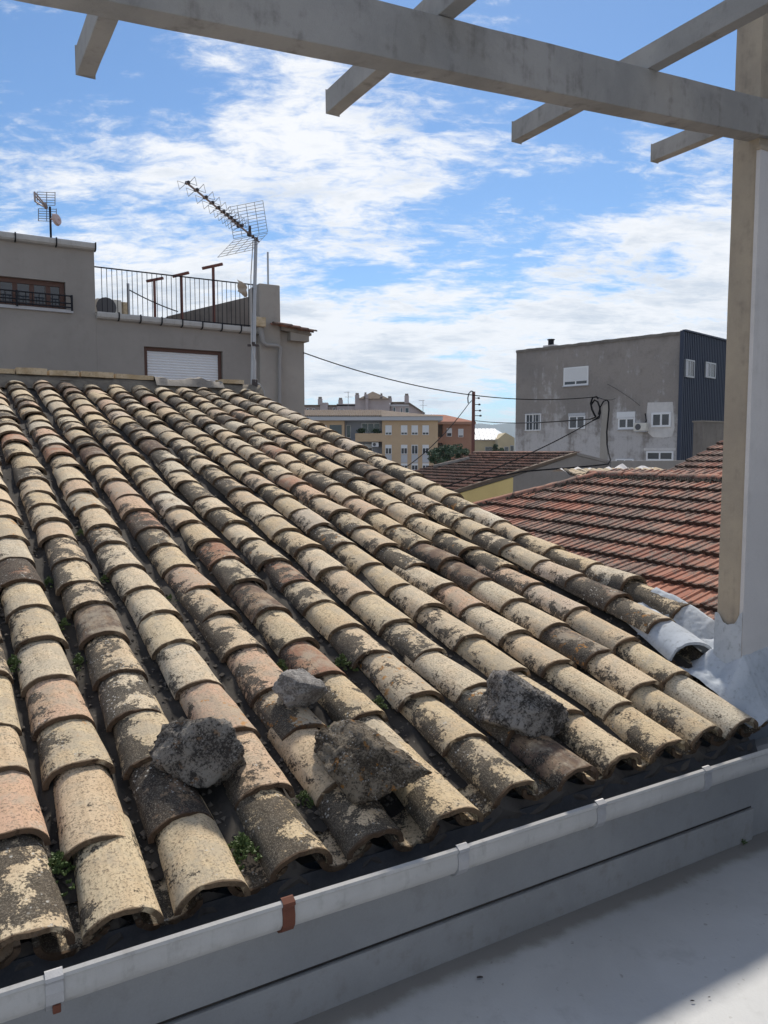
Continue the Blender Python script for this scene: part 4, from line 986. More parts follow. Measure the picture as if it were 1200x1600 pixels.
def flat_tiles(n0, n1f, e0, e1, zf, slope, w=0.272, ex=0.36, seed=3):
    rnd = random.Random(seed); out = []; e = e0; c = 0
    while e < e1 - 0.05:
        n = n0; jit = rnd.uniform(-.01, .01)
        while n < n1f(e + .15):
            p = EN(e + rnd.gauss(0, .006), n + .5 * w, zf(e) + .062 + rnd.gauss(0, .006)); qd = EN(e + .40, n + .5 * w + rnd.gauss(0, .003), zf(e + .40) + .012) - p + Vector((0, 0, .034 * 0))
            y = qd.normalized(); x = y.cross(Vector((0, 0, 1))).normalized(); z = x.cross(y)
            out.append(Matrix.Translation(p) @ Matrix((x, y, z)).transposed().to_4x4() @ Matrix.Rotation(rnd.gauss(0, R(1.0)), 4, 'Y')); n += w
        e += ex; c += 1
    return out
def red_house():
    eR, nH = 10.1, 9.83; zf = lambda e: -1.5 + .364 * (e - 7.2)
    h = thing('red_roof_house', 'house with mossy red tiled hip roof beyond the old roof', 'house', EN(10, 7, -EYE))
    nmax = lambda e: nH + (eR - e) * .93
    e0 = 5.66; zb = zf(e0)
    ridge_n0 = 2.0
    P = lambda e, n, dz=0.0: EN(e, n, zf(e) - .02 + dz)
    bm = bmnew(); zg = -EYE
    v = {k: bm.verts.new(p) for k, p in dict(a=P(e0, ridge_n0), b=P(e0, nmax(e0)), c=P(eR, nH), d=P(eR, ridge_n0), e=EN(2 * eR - e0, ridge_n0, zb - .02), f=EN(2 * eR - e0, nmax(e0), zb - .02)).items()}
    bm.faces.new((v['a'], v['d'], v['c'], v['b'])); bm.faces.new((v['b'], v['c'], v['f'])); bm.faces.new((v['d'], v['e'], v['f'], v['c']))
    obj('roof_deck', bm, M['tile_dull'], h)
    bm = bmnew(); box(bm, EN, e0 + .3, 2 * eR - e0 - .3, ridge_n0 + .02, nmax(e0) - .3, -EYE, zb - .06); obj('wall', bm, M['render_grey'], h)
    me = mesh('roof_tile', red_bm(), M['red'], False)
    Ms = flat_tiles(3.0, nmax, e0 + .02, eR, zf, .364)
    vis = []
    for Mx in Ms:
        pr = project(Mx @ Vector((0, .2, 0))); s = 0
        if pr and 700 < pr[0] < 1150: s = 1 / pr[2]
        vis.append((s, Mx))
    vis.sort(key=lambda t: -t[0]); rnd = random.Random(9)
    for s, Mx in vis[:300]:
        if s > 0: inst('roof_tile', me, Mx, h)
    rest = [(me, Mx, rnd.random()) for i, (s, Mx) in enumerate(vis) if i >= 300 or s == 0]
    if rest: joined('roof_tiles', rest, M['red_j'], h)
    cap = [mesh('ridge_tile', barrel_bm(60 + i, .44, .115, .095, .085, .075, .014, seg=8, nl=3), M['red'], True) for i in range(3)]
    n = 3.0
    while n < nH:
        p = EN(eR, n + .42, zf(eR) + .01 + rnd.gauss(0, .006)); q = EN(eR + rnd.gauss(0, .01), n, zf(eR) + .03); inst('ridge_tile', cap[rnd.randrange(3)], frame_matrix(p, q - p), h); n += .37
    L = Vector((-1, .93)).length
    t = 0.0; tot = (eR - e0) * L
    while t < tot - .3:
        e = eR - (t + .42) / L; n_ = nH + (eR - e) * .93; e2 = eR - t / L; n2 = nH + (eR - e2) * .93
        p = EN(e, n_, zf(e) + .015 + rnd.gauss(0, .006)); q = EN(e2, n2, zf(e2) + .03); inst('hip_tile', cap[rnd.randrange(3)], frame_matrix(p, q - p), h); t += .37
    # moss and crumbled mortar bedded along the ridge and hip
    V, Fc = [], []
    for _ in range(2600):
        if rnd.random() < .5: n_ = rnd.uniform(4.5, nH + .1); e = eR - .10 - abs(rnd.gauss(0, .05)); p = EN(e, n_, zf(e) + .03 + rnd.uniform(0, .035))
        else:
            tt = rnd.uniform(0, 1) ** .8 * 3.6; e = eR - tt; n_ = nH + tt * .93; off = abs(rnd.gauss(0, .05)) + .10; p = EN(e - off * .6, n_ - off * .7, zf(e - off * .6) + .03 + rnd.uniform(0, .05) * (1 if mnoise.noise(Vector((tt * 2, 0, 0))) > 0 else .4))
        s = rnd.uniform(.010, .032); b = len(V)
        for d in ((1, 0, 0), (-.5, .87, 0), (-.5, -.87, 0), (0, 0, 1.1)): V.append(p + Vector(d) * s * rnd.uniform(.6, 1.3))
        Fc += [[b, b + 1, b + 3], [b + 1, b + 2, b + 3], [b + 2, b, b + 3]]
    mm = bpy.data.meshes.new('ridge_moss'); mm.from_pydata([tuple(v) for v in V], [], Fc); mm.materials.append(M['moss']); o = bpy.data.objects.new('ridge_moss', mm); COL.objects.link(o); attach(o, h); o['kind'] = 'stuff'
red_house()

def far_roof(name, label, n0, n1, e0, e1, z0, slope, mat, wallmat, seed=4, w=.27, ex=.36):
    h = thing(name, label, 'house', EN((e0 + e1) / 2, (n0 + n1) / 2, -EYE)); zf = lambda e: z0 + slope * (e - e0)
    bm = bmnew(); pts = [(e0, z0 - .05), (e1, zf(e1) - .05), (2 * e1 - e0, z0 - .05)]
    prism(bm, [EN(e, n0 + .0, z) for e, z in pts + [(2 * e1 - e0, -EYE), (e0, -EYE)]], [EN(e, n1, z) for e, z in pts + [(2 * e1 - e0, -EYE), (e0, -EYE)]]); obj('wall', bm, wallmat, h)
    me = mesh('tile', red_bm(w, .42), None); rnd = random.Random(seed)
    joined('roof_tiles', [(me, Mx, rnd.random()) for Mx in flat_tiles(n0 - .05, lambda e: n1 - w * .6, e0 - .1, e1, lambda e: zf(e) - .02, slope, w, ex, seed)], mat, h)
    cap = mesh('ridge_tile', barrel_bm(66, .44, .11, .095, .08, .07, .014, seg=6, nl=2), None); it = []
    n = n0
    while n < n1 - .2: p = EN(e1, n + .42, zf(e1) + .0); q = EN(e1, n, zf(e1) + .015); it.append((cap, frame_matrix(p, q - p), rnd.random())); n += .38
    joined('ridge_tiles', it, mat, h); return h, zf

def mid_houses():
    # brown roof with yellow and grey gable
    ng = 18.4; pk = onb(898, 709, EN, ng); lo = onb(703, 768, EN, ng); s = (pk[1] - lo[1]) / (pk[0] - lo[0]); nfar = onb(745, 707, Frame(150), pk[0]); nf = -nfar[0]
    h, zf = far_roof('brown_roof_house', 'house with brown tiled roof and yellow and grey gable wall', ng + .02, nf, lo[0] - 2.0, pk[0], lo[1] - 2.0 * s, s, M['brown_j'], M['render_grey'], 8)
    y1 = onb(800, 760, EN, ng)[0]
    bm = bmnew(); pts = [(lo[0] - 1.9, lo[1] - 1.9 * s - .12), (y1, lo[1] + (y1 - lo[0]) * s - .14), (y1, -EYE), (lo[0] - 1.9, -EYE)]; prism(bm, [EN(a, ng - .05, c) for a, c in pts], [EN(a, ng + .02, c) for a, c in pts]); obj('yellow_wall', bm, M['yellow'], h)
    bm = bmnew(); pts = [(lo[0] - 2.0, lo[1] - 2.0 * s - .10), (pk[0], pk[1] - .04), (pk[0], pk[1] + .05), (lo[0] - 2.0, lo[1] - 2 * s + .0)]; prism(bm, [EN(a, ng - .10, c) for a, c in pts], [EN(a, ng + .06, c) for a, c in pts]); obj('verge', bm, M['tile_dull'], h)
    g2 = onb(960, 724, EN, ng); bm = bmnew(); pts = [(pk[0], pk[1] - .04), (g2[0], g2[1] - .04), (g2[0], g2[1] + .04), (pk[0], pk[1] + .05)]; prism(bm, [EN(a, ng - .06, c) for a, c in pts], [EN(a, ng + .06, c) for a, c in pts]); obj('verge', bm, M['render_grey'], h)
    # grey gable to the right of the yellow part
    bm = bmnew(); pts = [(y1, lo[1] + (y1 - lo[0]) * s - .13), (pk[0], pk[1] - .05), (g2[0], g2[1] - .05), (g2[0] + .05, -EYE), (y1, -EYE)]; prism(bm, [EN(a, ng - .045, c) for a, c in pts], [EN(a, ng + .02, c) for a, c in pts]); obj('gable_wall', bm, M['render_grey'], h)
    # white flashing strip on the roof
    R2 = Frame(150); 
    def onroof(x, y):
        d = ray(x, y); o = Vector((0, 0, EYE)); na = Vector((-EN.a.x * s, -EN.a.y * s, 1)); p0 = EN(pk[0], ng, pk[1] + .05); t = (p0 - o).dot(na) / d.dot(na); return o + d * t
    bm = bmnew(); tube(bm, [onroof(678, 730), onroof(733, 717)], .09, 6); obj('flashing', bm, M['cement'], h)
    # low grey wall linking to the right
    a0, c0 = onb(955, 721, EN, 17.6); a1, c1 = onb(1125, 719, EN, 17.6)
    o = boxo('yard_wall', EN, a0, a1, 17.6, 17.8, -EYE, c1, M['render_grey']); tag(o, 'low grey yard wall in front of the big grey block', 'wall')
    a0, c0 = onb(1098, 657, EN, 19.0); a1, c1 = onb(1140, 657, EN, 19.0)
    t = thing('wall_stub', 'short stained grey wall end beside the tall pillar', 'wall', EN(a0 + .5, 19.1, -EYE)); boxo('wall', EN, a0, a1, 19.0, 19.4, -EYE, c0 - .06, M['render_dark'], t); boxo('coping', EN, a0 - .04, a1, 18.96, 19.44, c0 - .057, c0, M['cement'], t)
    # small red roof at the right
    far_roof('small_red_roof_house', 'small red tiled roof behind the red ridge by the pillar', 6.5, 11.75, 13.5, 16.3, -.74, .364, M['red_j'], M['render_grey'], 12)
    # pale tiled strip with white cement
    a0, c0 = onb(955, 742, EN, 11.6); a1, c1 = onb(1050, 742, EN, 11.6); t = thing('pale_tiled_lean_to', 'pale tiled lean-to with lumpy white cement on top', 'roof', EN((a0 + a1) / 2, 12, -EYE))
    zt = onb(1000, 734, EN, 12.2)[1]; me = mesh('tile', barrel_bm(95, .42, .1, .085, .05, .045, seg=6, nl=2), None); it = []
    a = a0 - .6
    while a < a1 + .5:
        for j in range(3): p = EN(a, 11.3 + j * .32, zt - .26 + .085 * j); q = EN(a, 11.72 + j * .32, zt - .26 + .085 * j + .10); it.append((me, frame_matrix(p, q - p), random.random() * .6))
        a += .2
    joined('tiles', it, M['tile_j'], t)
    bm = bmnew(); rows = []
    for i in range(60):
        e = a0 - .7 + (a1 - a0 + 1.2) * i / 59; w = mnoise.noise(Vector((e * 2.3, 0, 0))); rows.append([EN(e, 12.1 + .1 * w, zt - .1), EN(e, 12.2 + .08 * w, zt - .02 + .09 * max(0, mnoise.noise(Vector((e * 3, 1, 4))))), EN(e, 12.4, zt + .02 + .20 * max(0, mnoise.noise(Vector((e * 3.1, 5, 4)))) + .05 * mnoise.noise(Vector((e * 11, 5, 4)))), EN(e, 12.7, zt - .02)])
    grid_sheet(bm, rows); obj('cement_cap', bm, M['lightgrey'], t, smooth=True)
    boxo('wall', EN, a0 - .8, a1 + .6, 11.5, 12.6, -EYE, zt - .3, M['render_grey'], t)
mid_houses()

# ------------------------------------------------------------------ big grey block
GF = None
def grey_block():
    global GF
    Zc = 46.0; c = atZ(1064, 600, Zc); F = Frame(136.0, c.x, c.y); GF = F
    al = onb(806, 620, F, 0)[0]; zt = onb(1064, 519, F, 0)[1]; ztl = onb(806, 549, F, 0)[1]
    h = thing('grey_block', 'big grey cement block with dark blue ribbed side wall', 'building', F(al / 2, 4, -EYE))
    S = Frame(46.0, c.x, c.y); sw = onb(1131, 600, S, 0)[0] + 2.5
    bm = bmnew(); prism(bm, [F(al, 0, -EYE), F(0, 0, -EYE), F(0, 0, zt), F(al, 0, (zt + ztl) / 2 if abs(zt - ztl) < .6 else ztl)], [F(al, sw, -EYE), F(0, sw, -EYE), F(0, sw, zt - .0), F(al, sw, (zt + ztl) / 2 if abs(zt - ztl) < .6 else ztl)]); obj('wall', bm, M['facade'], h)
    zl = ztl
    # uneven coping
    bm = bmnew(); rows = []
    for i in range(61):
        t = i / 60; a = al + (-al) * t; z = ztl + (zt - ztl) * t + .04 * mnoise.noise(Vector((a * 1.7, 0, 0))); rows.append([F(a, -.06, z - .12), F(a, -.07, z + .06), F(a, .35, z + .06), F(a, .36, z - .1)])
    grid_sheet(bm, rows); obj('coping', bm, M['render_dark'], h)
    # ribbed siding on the right return; frame S: a runs away along the side, facing -(-b) so build from its own box
    n = 46; me = None
    bm = bmnew(); box(bm, F, 0.002, .06, -.05, sw, -EYE, zt + .05); obj('siding', bm, M['siding'], h)
    bm0 = bmnew(); box(bm0, F, .06, .10, 0, .10, -EYE, zt + .04); rib = mesh('siding_rib', bm0, M['siding'])
    for i in range(int(sw / .24)): inst('siding_rib', rib, Matrix.Translation(F.b * (.02 + i * .24)), h)
    boxo('corner_trim', F, -.10, .12, -.08, -.051, -EYE, zt + .09, M['siding'], h)
    boxo('side_coping', F, -.02, .2, .02, sw, zt + .052, zt + .14, M['siding'], h)
    # side windows (plane a = .10, facing +a): use a frame turned so that its -b faces out
    SF = Frame(46.0, F(.10, 0, 0).x, F(.10, 0, 0).y)
    for x0, y0, x1, y1 in ((1070, 561, 1083, 591), (1101, 565, 1116, 592)):
        a0, c1_ = onb(x0, y0, SF, 0); a1, c0_ = onb(x1, y1, SF, 0)
        w = window(SF, a0, a1, -.06, c0_, c1_, h, frame='galv', panes=2, t=.09, shutter=0); boxo('curtain', SF, a0 + .12, a0 + .12 + (a1 - a0) * .2, -.070, -.066, c0_ + .1, c1_ - .1, M['fascia'], w)
    # facade windows
    winpx(F, -.04, 881, 575, 919, 601, h, shutter=.82, panes=2, t=.09, sill=True)
    winpx(F, -.04, 821, 647, 845, 673, h, panes=2, t=.08, bars=5)
    winpx(F, -.04, 889, 650, 914, 670, h, panes=2, t=.09)
    winpx(F, -.04, 966, 653, 992, 670, h, panes=2, t=.11, sill=True)
    a0, c1_ = onb(964, 644, F, -.05); a1, c0_ = onb(992, 653, F, -.05); boxo('shutter_box', F, a0, a1, -.07, 0, c0_, c1_, M['shutter'], h)
    a0, c1_ = onb(888, 646, F, -.05); a1, c0_ = onb(914, 650, F, -.05); boxo('shutter_box', F, a0, a1, -.07, 0, c0_, c1_, M['fascia'], h)
    # whitewashed surround
    bm = bmnew(); P = [onb(x, y, F, -.02) for x, y in ((1012, 629), (1051, 628), (1054, 668), (1050, 682), (1036, 684), (1020, 683), (1012, 676), (1010, 650))]; prism(bm, [F(a, -.02, c_) for a, c_ in P], [F(a, .01, c_) for a, c_ in P]); obj('whitewash_surround', bm, M['lightgrey'], h)
    winpx(F, -.07, 1018, 645, 1048, 667, h, panes=2, t=.12)
    winpx(F, -.05, 1010, 705, 1052, 720, h, panes=2, t=.10)
    a0, c1_ = onb(1006, 700, F, -.02); a1, c0_ = onb(1056, 704, F, -.02); boxo('lintel', F, a0, a1, -.03, 0, c0_, c1_, M['lightgrey'], h)
    winpx(F, -.05, 962, 717, 990, 728, h, panes=2, t=.09)
    # pale vertical repair strip
    P = [onb(x, y, F, -.015) for x, y in ((942, 634), (950, 630), (949, 720), (937, 720), (938, 680))]; bm = bmnew(); prism(bm, [F(a, -.02, c_) for a, c_ in P], [F(a, .01, c_) for a, c_ in P]); obj('repair_strip', bm, M['render_light'], h)
    # air conditioner on the wall
    a0, c1_ = onb(990, 661, F, -.4); a1, c0_ = onb(1009, 673, F, -.4); ac = thing('air_conditioner', 'white air-conditioner unit on the facade of the big grey block', 'air conditioner', F((a0 + a1) / 2, -.2, c0_))
    boxo('casing', F, a0, a1, -.4, -.03, c0_, c1_, M['acwhite'], ac, bevel=.02); cx, cz = a0 + .36 * (a1 - a0), (c0_ + c1_) / 2; bm = bmnew(); pts = [F(cx + .19 * math.cos(i * .3927), -.415, cz + .19 * math.sin(i * .3927)) for i in range(16)]; prism(bm, pts, [p + F.b * .014 for p in pts]); obj('fan_grille', bm, M['acgrill'], ac)
    boxo('bracket', F, a0 + .05, a1 - .05, -.35, 0, c0_ - .06, c0_ - .003, M['fascia'], ac)
    # roof vent
    a, c_ = onb(861, 534, F, 1.2); t = thing('roof_vent', 'dark capped vent on the roof edge of the big grey block', 'vent', F(a, 1.2, ztl)); boxo('base', F, a - .45, a + .45, .9, 1.5, ztl - .3, c_ - .25, M['lightgrey'], t); bm = bmnew(); tube(bm, [F(a, 1.2, c_ - .25), F(a, 1.2, c_ + .12)], .2, 10); tube(bm, [F(a, 1.2, c_ + .11), F(a, 1.2, c_ + .17)], .26, 10); obj('cap', bm, M['black'], t)
grey_block()

# ------------------------------------------------------------------ apartment blocks and other far buildings
AF = Frame(90.0)                            # a to the right, b straight away
def far_blocks():
    B = 120.0; F = AF
    def A(x, y, b=B): return onb(x, y, F, b)
    h = thing('buff_apartment_block', 'buff brick apartment block with white roller shutters and balconies', 'building', F(A(600, 700)[0], B + 6, -EYE))
    x0 = A(470, 700)[0]; xb0, xb1 = A(538, 700)[0], A(597, 700)[0]; x1 = A(684, 700)[0]; ze = A(640, 657)[1]; zr_ = A(560, 645)[1]
    boxo('wall', F, xb1, x1, B, B + 12, -EYE, ze, M['apt_brick'], h)
    boxo('wall', F, x0 - 6, xb0, B + .2, B + 12, -EYE, ze, M['apt_brick'], h)
    boxo('recess_wall', F, xb0, xb1, B + 2.2, B + 12, -EYE, ze, M['apt_blue'], h)
    bm = bmnew(); box(bm, F, x0 - 7, x1 + .7, B - .8, B + 12.5, ze, A(640, 651)[1]); obj('fascia', bm, M['fascia'], h)
    zf_ = A(640, 651)[1]; zt_ = A(570, 643)[1]
    bm = bmnew(); v = [F(x0 - 7, B - .9, zf_ + .02), F(x1 + .8, B - .9, zf_ + .02), F(x1 + .8, B + 12.6, zf_ + .02), F(x0 - 7, B + 12.6, zf_ + .02), F(x0 - 7, B + 6, zt_ + .5), F(A(600, 645)[0], B + 6, zt_ + .5)]
    vv = [bm.verts.new(p) for p in v]
    for f in ((0, 1, 5, 4), (1, 2, 5), (2, 3, 4, 5), (0, 4, 3), (0, 3, 2, 1)): bm.faces.new([vv[i] for i in f])
    obj('roof', bm, M['tile_dull'], h)
    # rows of roof tiles as ribs
    it = []; rib = bmnew(); tube(rib, [(0, 0, 0), (0, 1, 0)], .16, 4); rme = mesh('rib', rib, None)
    nrib = 70
    for i in range(nrib):
        a = x0 - 7 + (A(598, 645)[0] - x0 + 7) * i / nrib; p = F(a, B - .85, zf_ + .07); q = F(a, B + 5.9, zt_ + .5); d = q - p; y = d.normalized(); x = y.cross(Vector((0, 0, 1))).normalized(); z = x.cross(y); it.append((rme, Matrix.Translation(p) @ Matrix((x, y, z)).transposed().to_4x4() @ Matrix.Diagonal((1, d.length, .8, 1)), random.random() * .5))
    joined('roof_ribs', it, M['tile_dull'], h)
    for row, (yt, yb, sh) in enumerate(((664.5, 679.5, .78), (695, 709.5, .36), (724, 734.5, .30))):
        for i, xc in enumerate((607, 631.5, 648, 665)):
            w = winpx(F, B - .05, xc - 5, yt, xc + 5, yb, h, panes=2, t=.07, shutter=[sh, sh, sh * (.95 if row else 1), sh][i] if not (row == 1 and i == 2) else .05, slat=.12)
            if row == 1: a0, c1_ = A(xc - 5, 710.2); a1, c0_ = A(xc + 5, 723); boxo('spandrel', F, a0, a1, B - .03, B + .01, c0_, c1_, M['fascia'], h)
    winpx(F, B + .15, 499, 664.5, 510, 674, h, panes=2, t=.07, shutter=.9, slat=.12)
    # left bay opening and balconies
    a0, c1_ = A(515, 664, B + .18); a1, c0_ = A(534, 686, B + .18); boxo('loggia', F, a0, a1, B + .15, B + .19, c0_, c1_, M['glass'], h)
    for yt, yb in ((677, 690), (709, 722)):
        a0, c1_ = A(555, yt); a1, c0_ = A(596.5, yb); bl = boxo('balcony', F, a0, xb1 - .01, B - .02, B + 2.2, c0_, c0_ + .25, M['apt_brick'], h); boxo('balcony_wall', F, a0, xb1 - .01, B - .02, B + .15, c0_ + .252, c1_, M['apt_brick'], bl)
    winpx(F, B + 2.15, 565, 661, 594, 676, h, panes=3, t=.09); winpx(F, B + 2.15, 566, 694, 582, 709, h, panes=2, t=.09, shutter=.4, slat=.12); winpx(F, B + 2.15, 541, 664, 548, 684, h, panes=1, t=.08)
    a0, c1_ = A(581, 691, B + .5); a1, c0_ = A(591.5, 698, B + .5); ac = thing('air_conditioner', 'tiny white air-conditioner on the balcony of the buff apartment block', 'air conditioner', F(a0, B + .4, c0_)); boxo('casing', F, a0, a1, B + .4, B + 2.1, c0_, c1_, M['white'], ac); cx, cz = a0 + .38 * (a1 - a0), (c0_ + c1_) / 2; bm = bmnew(); pts = [F(cx + .26 * math.cos(i * .5236), B + .37, cz + .26 * math.sin(i * .5236)) for i in range(12)]; prism(bm, pts, [p + F.b * .02 for p in pts]); obj('fan_grille', bm, M['acgrill'], ac)
    # balcony greenery
    for lab, x0_, x1_, y in (('dark bushy pot plants on the upper balcony, left side', 557, 571, 674), ('dark low pot plants on the upper balcony, right side', 580, 596, 675)):
        leaves('balcony_plant', lab, [(atZ((x0_ + x1_) / 2, y, B + .9), ((x1_ - x0_) * .05, .5, .55))], 240, .16)

    # salmon block to the right
    B2 = 132.0
    h = thing('salmon_apartment_block', 'salmon brick apartment block with red roof behind the utility pole', 'building', F(A(710, 700, B2)[0], B2 + 5, -EYE))
    a0 = A(683, 690, B2)[0]; a1 = A(737, 690, B2)[0]; ze = A(700, 659, B2)[1]; ar = A(692.5, 660, B2)[0]
    boxo('wall', F, ar, a1, B2, B2 + 12, -EYE, ze, M['apt_red'], h); boxo('recess_wall', F, a0 - 3, ar, B2 + 2, B2 + 12, -EYE, ze, M['render_dark'], h)
    bm = bmnew(); P = [A(678, 656, B2), A(740, 661, B2), A(730, 657, B2), A(699, 646, B2), A(666, 645, B2)]
    v0 = [F(P[0][0], B2 - .8, ze), F(P[1][0] + .3, B2 - .8, ze), F(P[1][0] + .3, B2 + 12, ze), F(P[0][0], B2 + 12, ze), F(P[4][0], B2 + 6, A(680, 645, B2)[1]), F(P[3][0], B2 + 6, A(690, 645.5, B2)[1])]
    vv = [bm.verts.new(p) for p in v0]
    for f in ((0, 1, 5, 4), (1, 2, 5), (2, 3, 4, 5), (0, 4, 3), (0, 3, 2, 1)): bm.faces.new([vv[i] for i in f])
    obj('roof', bm, plaster('far_red_roof', (.32, .13, .08), (.27, .11, .07), (.2, .09, .06), 1.0, .4, .2, .3), h)
    boxo('eave', F, P[0][0], P[1][0] + .3, B2 - .85, B2 + 12, ze - .45, ze - .01, M['apt_red'], h)
    for x0_, x1_, yt, yb, sh in ((698, 706, 669, 682, .6), (716, 724, 670, 683, .85)): winpx(F, B2 - .05, x0_, yt, x1_, yb, h, panes=1, t=.08, shutter=sh, slat=.12)
    a0_, c0_ = A(675, 692, B2 - .5); a1_, c1_ = A(692.5, 683, B2 - .5); bl = boxo('balcony', F, a0_, a1_, B2 - .8, B2 + 2, c0_, c0_ + .3, M['apt_red'], h); boxo('balcony_wall', F, a0_, a1_, B2 - .8, B2 - .6, c0_ + .302, c1_, M['apt_red'], bl)

    # pale block behind with penthouse and chimneys
    B3 = 165.0
    h = thing('pale_apartment_block', 'far pale mauve apartment block with chimneys and hipped penthouse roof', 'building', F(A(560, 650, B3)[0], B3 + 6, -EYE))
    def px(name, x0, y0, x1, y1, b0, b1, mat, par=h): a0, c1_ = A(x0, y0, b0); a1, c0_ = A(x1, y1, b0); return boxo(name, F, a0, a1, b0, b1, c0_, c1_, mat, par)
    a0 = A(470, 650, B3)[0]; a1 = A(660, 650, B3)[0]; boxo('wall', F, a0 - 4, a1 - 4, B3, B3 + 14, -EYE, A(560, 634, B3)[1], M['apt_far'], h)
    px('roof', 466, 632.5, 558, 634.5, B3 - .6, B3 + 14, M['tile_dull'])
    px('wall', 500, 629, 512, 648, B3 - 1.2, B3 + 2, M['apt_far']); px('wall', 526, 631, 557, 648, B3 - .6, B3 + 3, M['apt_far'])
    px('penthouse', 558, 622.5, 609, 648, B3 - 1.5, B3 + 7, M['apt_far']); px('penthouse_pier', 571, 617, 575.5, 645, B3 - 2.2, B3 - 1.51, M['apt_far'])
    bm = bmnew(); e0_, z0_ = A(560, 623, B3 - 2.2); e1_ = A(608.5, 623, B3 - 2.2)[0]; ap = A(582, 611, B3 - 2.2)
    vv = [bm.verts.new(p) for p in (F(e0_, B3 - 2.3, z0_), F(e1_, B3 - 2.3, z0_), F(e1_, B3 + 7.5, z0_), F(e0_, B3 + 7.5, z0_), F(ap[0], B3 + 1, ap[1] + .15))]
    for f in ((0, 1, 4), (1, 2, 4), (2, 3, 4), (3, 0, 4), (3, 2, 1, 0)): bm.faces.new([vv[i] for i in f])
    obj('penthouse_roof', bm, M['tile_dull'], h)
    bm = bmnew(); P = [A(610, 629.5, B3), A(637, 629.5, B3), A(662, 646, B3), A(662, 650, B3), A(610, 650, B3)]; prism(bm, [F(a, B3 - .5, c_) for a, c_ in P], [F(a, B3 + 10, c_) for a, c_ in P]); obj('gabled_wing', bm, M['apt_far'], h)
    bm = bmnew(); P = [A(610, 628.3, B3), A(638, 628.3, B3), A(664, 645.5, B3), A(663, 647.5, B3), A(637, 630.5, B3), A(610, 630.5, B3)]; prism(bm, [F(a, B3 - 1.0, c_) for a, c_ in P], [F(a, B3 + 10.5, c_) for a, c_ in P]); obj('wing_roof', bm, M['tile_dull'], h)
    px('wing_band', 609, 632, 639, 635, B3 - .9, B3 - .51, M['fascia'])
    for x in (500, 532, 558, 571, 596, 609, 635.5):
        yt = {500: 620, 532: 621.5, 558: 614, 571: 613, 596: 614.5, 609: 619, 635.5: 615}[x]; ww = 3.4 if x not in (571, 596) else 2.0
        c_ = px('chimney', x - ww, yt + 3, x + ww, {500: 632, 532: 632, 558: 640, 571: 620, 596: 620, 609: 629, 635.5: 630}[x], B3 - 1.4, B3 - .4, M['apt_far']); px('chimney_cap', x - ww * .75, yt, x + ww * .75, yt + 3, B3 - 1.3, B3 - .5, M['cement'], c_)
    for x0_, x1_, yt, yb in ((479, 483, 638, 646), (488, 492, 638, 646), (520, 524, 637, 645), (614, 618, 636, 644), (626, 629, 637, 645), (633, 639, 637, 645), (531, 537, 639, 645)): winpx(F, B3 - .55 - (.8 if x0_ == 531 else 0), x0_, yt, x1_, yb, h, panes=1, t=.07)
    for x, yt, yb, lab in ((544, 612, 640, 'thin distant TV aerial on the pale block, left one'), (661, 625, 646, 'thin distant TV aerial beside the salmon roof, right one')):
        b = B3 - 3; t = thing('distant_aerial', lab, 'antenna', F(A(x, yb, b)[0], b, A(x, yb, b)[1])); a, c1_ = A(x, yt, b); bm = bmnew(); tube(bm, [F(a, b, A(x, yb + 4, b)[1]), F(a, b, c1_)], .06, 5); obj('mast', bm, M['galv'], t)
        bm = bmnew(); tube(bm, [F(a - .9, b, c1_ - .1), F(a + .3, b, c1_ - .1)], .045, 4); tube(bm, [F(a - .7, b, c1_ - 1.1), F(a + .9, b, c1_ - 1.1)], .035, 4); obj('elements', bm, M['galv'], t)

    # sheet-roofed hall and cream house
    B4 = 205.0; h = thing('sheet_roof_hall', 'cream building with pale ribbed sheet-metal roof near the horizon', 'building', F(A(775, 690, B4)[0], B4 + 8, -EYE))
    aL = A(725, 690, B4)[0]; aM = A(777, 690, B4)[0]; aR = A(803, 690, B4)[0]; ze = A(770, 686.5, B4)[1]; zt = A(770, 668, B4)[1]
    boxo('wall', F, aL, aM, B4, B4 + 22, -EYE, ze, M['cream'], h)
    bm = bmnew(); vv = [bm.verts.new(p) for p in (F(aL, B4 - .5, ze), F(aM, B4 - .5, ze), F(A(783, 668, B4)[0], B4 + 11, zt), F(aL, B4 + 11, zt))]; bm.faces.new(vv); v2 = [bm.verts.new(p) for p in (F(aM, B4 - .5, ze - .1), F(A(805, 680, B4)[0], B4 + 5, ze + .3), F(A(783, 668, B4)[0], B4 + 11, zt - .05))]; bm.faces.new(v2)
    ro = obj('roof', bm, M['sheet'], h); sd = ro.modifiers.new('s', 'SOLIDIFY'); sd.thickness = .25
    bm = bmnew(); d = F(aL, B4 + 11, zt) - F(aL, B4 - .5, ze)
    for i in range(9): a = aL + (aM - aL) * (i + .5) / 9; p = F(a, B4 - .5, ze + .12); tube(bm, [p, p + d + Vector(((A(783, 668, B4)[0] - aM) * (i / 9), 0, 0))], .10, 4)
    obj('roof_seams', bm, M['fascia'], ro)
    bm = bmnew(); P = [A(778, 686, B4 - 6), A(790, 676, B4 - 6), A(804, 684, B4 - 6), A(804, 712, B4 - 6), A(778, 712, B4 - 6)]; prism(bm, [F(a, B4 - 6, c_) for a, c_ in P], [F(a, B4 + 6, c_) for a, c_ in P]); obj('gable_end', bm, M['cream'], h)
    for x0_, x1_, yt, yb, b in ((758, 769, 698, 706, B4 - .05), (788, 795, 698, 706, B4 - 6.05), (797, 803, 696, 708, B4 - 6.05)): winpx(F, b, x0_, yt, x1_, yb, h, panes=1, t=.12, frame='galv')

